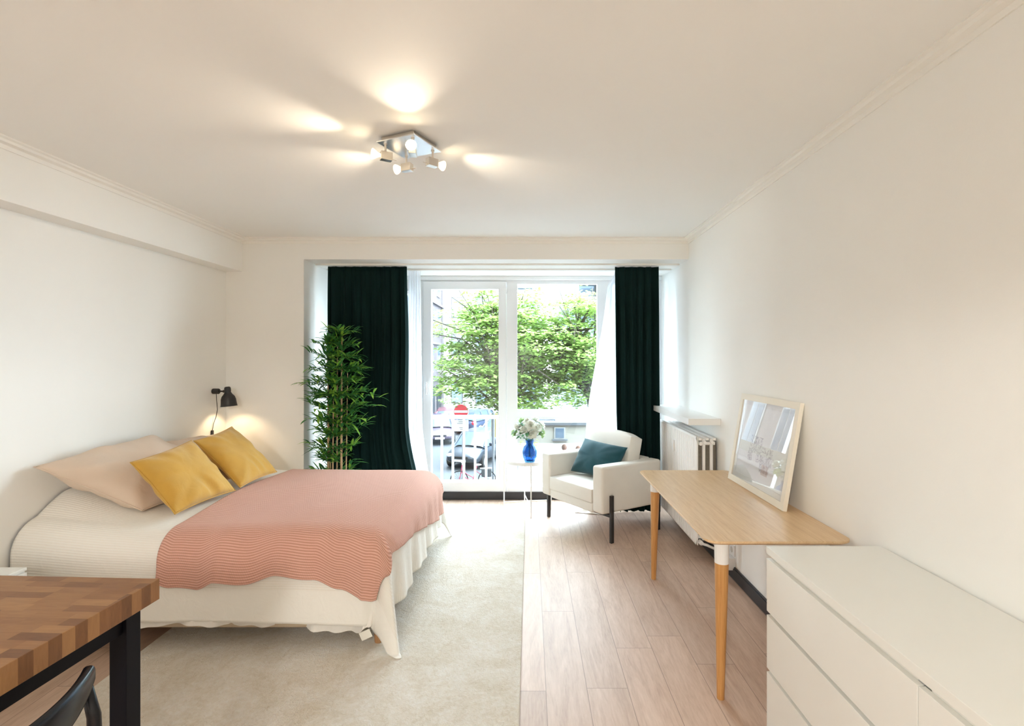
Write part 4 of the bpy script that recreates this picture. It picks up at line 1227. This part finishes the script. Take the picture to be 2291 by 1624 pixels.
# bicycle
bk = thing('bicycle', 'pink bicycle parked on the pavement in front of the dark car', 'bicycle', (-2.04, 18.3, G + .121), radians(4))
def wheel(x):
    b = MB()
    pts = [(x + .31 * cos(2 * pi * k / 32), 0, .33 + .31 * sin(2 * pi * k / 32)) for k in range(33)]
    b.tube(pts, .017, 8, cap=False)
    for k in range(9):
        a = pi * k / 9
        b.tube([(x + .3 * cos(a), 0, .33 + .3 * sin(a)), (x - .3 * cos(a), 0, .33 - .3 * sin(a))], .003, 4)
    b.build('wheel', M['tyre'], bk)
wheel(-.50); wheel(.50)
MB().tube([(-.50, 0, .33), (-.44, 0, .55), (-.40, 0, .86)], .016, 8).tube([(-.42, 0, .62), (-.25, 0, .38), (-.02, 0, .30)], .018, 8) \
    .tube([(-.43, 0, .72), (-.22, 0, .52), (.0, 0, .40)], .014, 8).tube([(-.02, 0, .30), (.14, 0, .82)], .016, 8).tube([(-.02, 0, .30), (.50, 0, .33)], .012, 8).tube([(.08, 0, .66), (.50, 0, .33)], .012, 8).build('frame', M['pink_paint'], bk)
MB().tube([(-.36, -.26, .96), (-.42, -.14, .98), (-.40, 0, .93), (-.42, .14, .98), (-.36, .26, .96)], .013, 8).tube([(-.40, 0, .84), (-.40, 0, .93)], .013, 8).build('handlebar', M['chrome'], bk)
MB().ell((.17, 0, .86), (.13, .07, .035)).build('saddle', M['sign_white'], bk, smooth=True)
MB().box(.30, .66, -.13, .13, .44, .72).build('pannier', M['slate'], bk, bevel=.03)
MB().box(.25, .68, -.06, .06, .725, .74).build('rack', M['chrome'], bk)

# cars
def make_car(name, label, loc, rz, col, wag=1.0, group='parked cars in the street'):
    car = thing(name, label, 'car', (loc[0], loc[1], G), rz, group)
    paint = plain('car_paint_' + name + str(round(loc[1])), col, .22, .3, var=.02)
    b = MB()
    st = [(-2.02, .48, .72, .55), (-1.96, .30, .92, .72), (-1.5, .26, .98, .82), (-.8, .24, .96, .855), (.2, .24, .94, .86), (.85, .24, .92, .855), (1.35, .25, .84, .83), (1.75, .27, .76, .77), (1.97, .32, .62, .66), (2.03, .42, .52, .52)]
    vs, fs = [], []
    for (x, zb_, zt, w_) in st:
        h = zt - zb_
        ring = [(0, zb_), (w_ * .86, zb_), (w_ * .97, zb_ + .12 * h), (w_, zb_ + .45 * h), (w_ * .97, zb_ + .78 * h), (w_ * .86, zt - .03), (w_ * .5, zt), (0, zt + .015)]
        full = ring + [(-y, z) for (y, z) in reversed(ring[1:-1])]
        vs += [(x, y, z) for (y, z) in full]
    m = 14
    for i in range(len(st) - 1):
        for k in range(m):
            fs.append((i * m + k, (i + 1) * m + k, (i + 1) * m + (k + 1) % m, i * m + (k + 1) % m))
    fs += [tuple(range(m)), tuple(reversed(range((len(st) - 1) * m, len(st) * m)))]
    b.add(vs, fs)
    body = b.build('body', paint, car, smooth=True, sub=1)
    # cabin: glass sides, painted roof and pillars
    st2 = [(-1.88, .90, .95, .78, .70), (-1.55, .90, 1.36, .80, .60), (-.9, .90, 1.47, .82, .62), (-.1, .90, 1.49, .82, .63), (.42, .90, 1.43, .81, .62), (1.12, .84, .93, .78, .70)]
    g = MB(); r = MB()
    vg = []
    for (x, z0_, z1_, w0, w1) in st2:
        vg += [(x, -w0, z0_), (x, -w1, z1_ - .05), (x, -w1 * .8, z1_), (x, 0, z1_ + .02), (x, w1 * .8, z1_), (x, w1, z1_ - .05), (x, w0, z0_)]
    fg = []; fr_ = []
    for i in range(len(st2) - 1):
        for k in range(6):
            q = (i * 7 + k, i * 7 + k + 1, (i + 1) * 7 + k + 1, (i + 1) * 7 + k)
            (fr_ if (k in (1, 2, 3, 4) and 0 < i < 4) else fg).append(q)
    g.add(vg, fg); r.add([Vector(p) + Vector((0, 0, .006)) for p in vg], fr_)
    g.build('windows', M['win_dark'], car, smooth=True)
    r.build('roof', paint, car, smooth=True)
    b = MB()
    for s_ in (-1, 1):
        b.tube([(1.10, s_ * .745, .91), (.42, s_ * .635, 1.40)], .028, 6).tube([(-.1, s_ * .83, .92), (-.12, s_ * .645, 1.45)], .03, 6).tube([(-1.0, s_ * .83, .92), (-1.0, s_ * .635, 1.43)], .03, 6).tube([(-1.80, s_ * .76, .93), (-1.5, s_ * .62, 1.34)], .05, 6)
    b.build('pillars', paint, car)
    for x in (-1.28, 1.27):
        for s_ in (-1, 1):
            w_ = MB().lathe([(.0, -.1), (.29, -.1), (.31, -.08), (.31, .08), (.29, .1), (.0, .1)], 24, (x, s_ * .77, .31), axis='y', capb=False, capt=False).build('wheel', M['tyre'], car)
            MB().lathe([(.0, -.108), (.19, -.104), (.19, .104), (0, .108)], 16, (x, s_ * .77, .31), axis='y', capb=False, capt=False).build('hubcap', M['alloy'], w_)
    for s_ in (-1, 1):
        MB().ell((1.86, s_ * .56, .60), (.15, .15, .085)).build('headlight', M['lens'], car, smooth=True)
        MB().ell((-1.93, s_ * .62, .78), (.06, .09, .12)).build('tail_light', M['red'], car, smooth=True)
        MB().ell((.78, s_ * .95, .98), (.07, .11, .08)).build('wing_mirror', paint, car, smooth=True)
    MB().box(2.015, 2.035, -.36, .36, .52, .60).build('grille', M['tyre'], car, bevel=.01)
    MB().box(2.03, 2.045, -.26, .26, .37, .47).build('licence_plate', M['sign_white'], car, bevel=.005)
    return car
make_car('hatchback', 'dark grey hatchback parked facing the room behind the no-entry sign', (-2.40, 23.7), radians(-107), (0.035, 0.045, 0.06, 1))
make_car('saloon_car', 'dark violet-grey car at the left edge of the street, below the stone building', (-5.35, 29.8), radians(-78), (0.10, 0.08, 0.12, 1))
make_car('saloon_car', 'white car parked behind the dark hatchback, beside the grey pole', (-1.55, 28.6), radians(-115), (0.65, 0.66, 0.68, 1))
make_car('saloon_car', 'reddish brown car parked far down the street, between dark cars', (-5.55, 34.6), radians(95), (0.18, 0.08, 0.10, 1))
make_car('saloon_car', 'dark blue car parked farthest down the street below the tree', (-3.3, 33.4), radians(66), (0.05, 0.07, 0.12, 1))

# street trees
def make_tree(loc, seed, crown_c, crown_r, n_spray, label):
    rnd = random.Random(seed)
    tr = thing('street_tree', label, 'tree', loc, 0, 'spring trees in the street')
    b = MB()
    top = Vector((crown_c[0] - loc[0], crown_c[1] - loc[1], crown_c[2] - loc[2]))
    fork = Vector((top.x * .5, top.y * .5, top.z - crown_r[2] * .7))
    b.tube([(0, 0, 0), (0.05, 0, fork.z * .5), tuple(fork)], [.19, .15, .12], 12)
    b.build('trunk', M['bark'], tr, smooth=True)
    ends = []
    b = MB()
    for i in range(n_spray // 7):
        a = rnd.uniform(0, 2 * pi); el = rnd.uniform(-.95, 1.35); q = rnd.uniform(.55, .95)
        e = top + Vector((cos(a) * cos(el) * crown_r[0] * q, sin(a) * cos(el) * crown_r[1] * q, sin(el) * crown_r[2] * q))
        st_ = fork + (top + Vector((0, 0, crown_r[2] * .5)) - fork) * rnd.uniform(0, .8)
        mid = (st_ + e) / 2 + Vector((rnd.uniform(-.3, .3), rnd.uniform(-.3, .3), rnd.uniform(.0, .5)))
        b.tube([tuple(st_), tuple(mid), tuple(e)], [.055, .03, .010], 6)
        for q_ in range(7):
            f = rnd.uniform(.35, 1.05)
            p = st_ * (1 - f) ** 2 + mid * 2 * f * (1 - f) + e * f * f
            ends.append(p + Vector((rnd.gauss(0, .38), rnd.gauss(0, .38), rnd.gauss(0, .22))))
    b.tube([tuple(fork), tuple(top + Vector((0, 0, crown_r[2] * .5)))], [.11, .03], 8)
    b.build('branches', M['bark'], tr, smooth=True)
    b = MB()
    for e in ends:
        R = rnd.uniform(.35, .7)
        for k in range(46):
            a = rnd.uniform(0, 2 * pi); q = sqrt(rnd.random()) * R
            p = e + Vector((cos(a) * q, sin(a) * q, rnd.gauss(0, .06) - .18 * q * q))
            s = rnd.uniform(.05, .095)
            d = Vector((cos(a + rnd.uniform(-.8, .8)), sin(a + rnd.uniform(-.8, .8)), rnd.uniform(-.5, .25))).normalized()
            sd = d.cross(Vector((rnd.uniform(-.5, .5), rnd.uniform(-.5, .5), 1))).normalized()
            o_ = len(b.v)
            b.v += [p - d * s * .8, p + sd * s * .8 - d * s * .1, p + sd * s * .45 + d * s * .35, p + d * s, p - sd * s * .45 + d * s * .35, p - sd * s * .8 - d * s * .1]
            b.f.append(tuple(range(o_, o_ + 6))); b.m.append(0)
    o = b.build('foliage', M['tree_leaf'], tr, smooth=False); o['kind'] = 'stuff'
    return tr
make_tree((-.62, 17.4, G + .12), 5, (-1.15, 17.2, 1.65), (3.0, 2.2, 3.1), 500, 'bright green tree outside the balcony door, reaching over the parked cars')
make_tree((2.75, 18.2, G + .12), 9, (1.6, 18.0, 1.9), (2.5, 1.9, 2.9), 390, 'bright green tree outside the right window pane, above the cream wall')

# two passers-by
def person(loc, rz, shirt, label, h=1.7):
    p = thing('person', label, 'person', loc, rz, 'passers-by at the cream wall')
    k = h / 1.7
    me = bpy.data.meshes.new('body')
    J = [((0, 0, .93), .13), ((0, 0, 1.15), .12), ((0, 0, 1.38), .14), ((0, 0, 1.50), .055), ((0, .01, 1.60), .085),
         ((-.10, 0, .88), .09), ((-.11, .02, .48), .06), ((-.12, -.02, .08), .042), ((-.12, .13, .04), .035),
         ((.10, 0, .88), .09), ((.11, -.08, .49), .06), ((.12, -.22, .10), .042), ((.12, -.08, .04), .035),
         ((-.19, 0, 1.40), .055), ((-.24, .02, 1.12), .042), ((-.22, .12, .90), .033), ((-.21, .16, .82), .03),
         ((.19, 0, 1.40), .055), ((.24, -.04, 1.12), .042), ((.23, .02, .88), .033), ((.23, .05, .80), .03)]
    E = [(0, 1), (1, 2), (2, 3), (3, 4), (0, 5), (5, 6), (6, 7), (7, 8), (0, 9), (9, 10), (10, 11), (11, 12), (2, 13), (13, 14), (14, 15), (15, 16), (2, 17), (17, 18), (18, 19), (19, 20)]
    me.from_pydata([tuple(Vector(j[0]) * k) for j in J], E, [])
    o = bpy.data.objects.new('body', me); COL.objects.link(o); o.parent = p
    md = o.modifiers.new('skin', 'SKIN')
    for v_, j in zip(me.skin_vertices[0].data, J): v_.radius = (j[1] * k, j[1] * k * .8)
    me.skin_vertices[0].data[0].use_root = True
    o.modifiers.new('sub', 'SUBSURF').levels = 1
    me.materials.append(M['skin'])
    MB().lathe([(.17, .85), (.15, 1.0), (.155, 1.2), (.185, 1.36), (.14, 1.45), (.07, 1.49)], 20, capb=False, capt=False).tube([(-.17, 0, 1.41), (-.245, .02, 1.14), (-.23, .10, .95)], [.068, .056, .05], 10).tube([(.17, 0, 1.41), (.245, -.04, 1.14), (.235, .0, .95)], [.068, .056, .05], 10).build('shirt', shirt, p, smooth=True)
    MB().tube([(-.09, 0, .95), (-.11, .02, .48), (-.12, -.02, .10)], [.115, .08, .065], 12).tube([(.09, 0, .95), (.11, -.08, .49), (.12, -.21, .12)], [.115, .08, .065], 12).build('trousers', M['trousers'], p, smooth=True)
    MB().ell((0, -.02, 1.63), (.095, .105, .11)).build('hair', M['hair'], p, smooth=True)
    return p
person((1.19, 17.5, G + .121), radians(160), M['shirt'], 'person with brown hair in a white top walking past the cream wall')
person((1.66, 17.2, G + .121), radians(200), M['shirt_red'], 'person in a rose top, mostly hidden behind the armchair', 1.55)
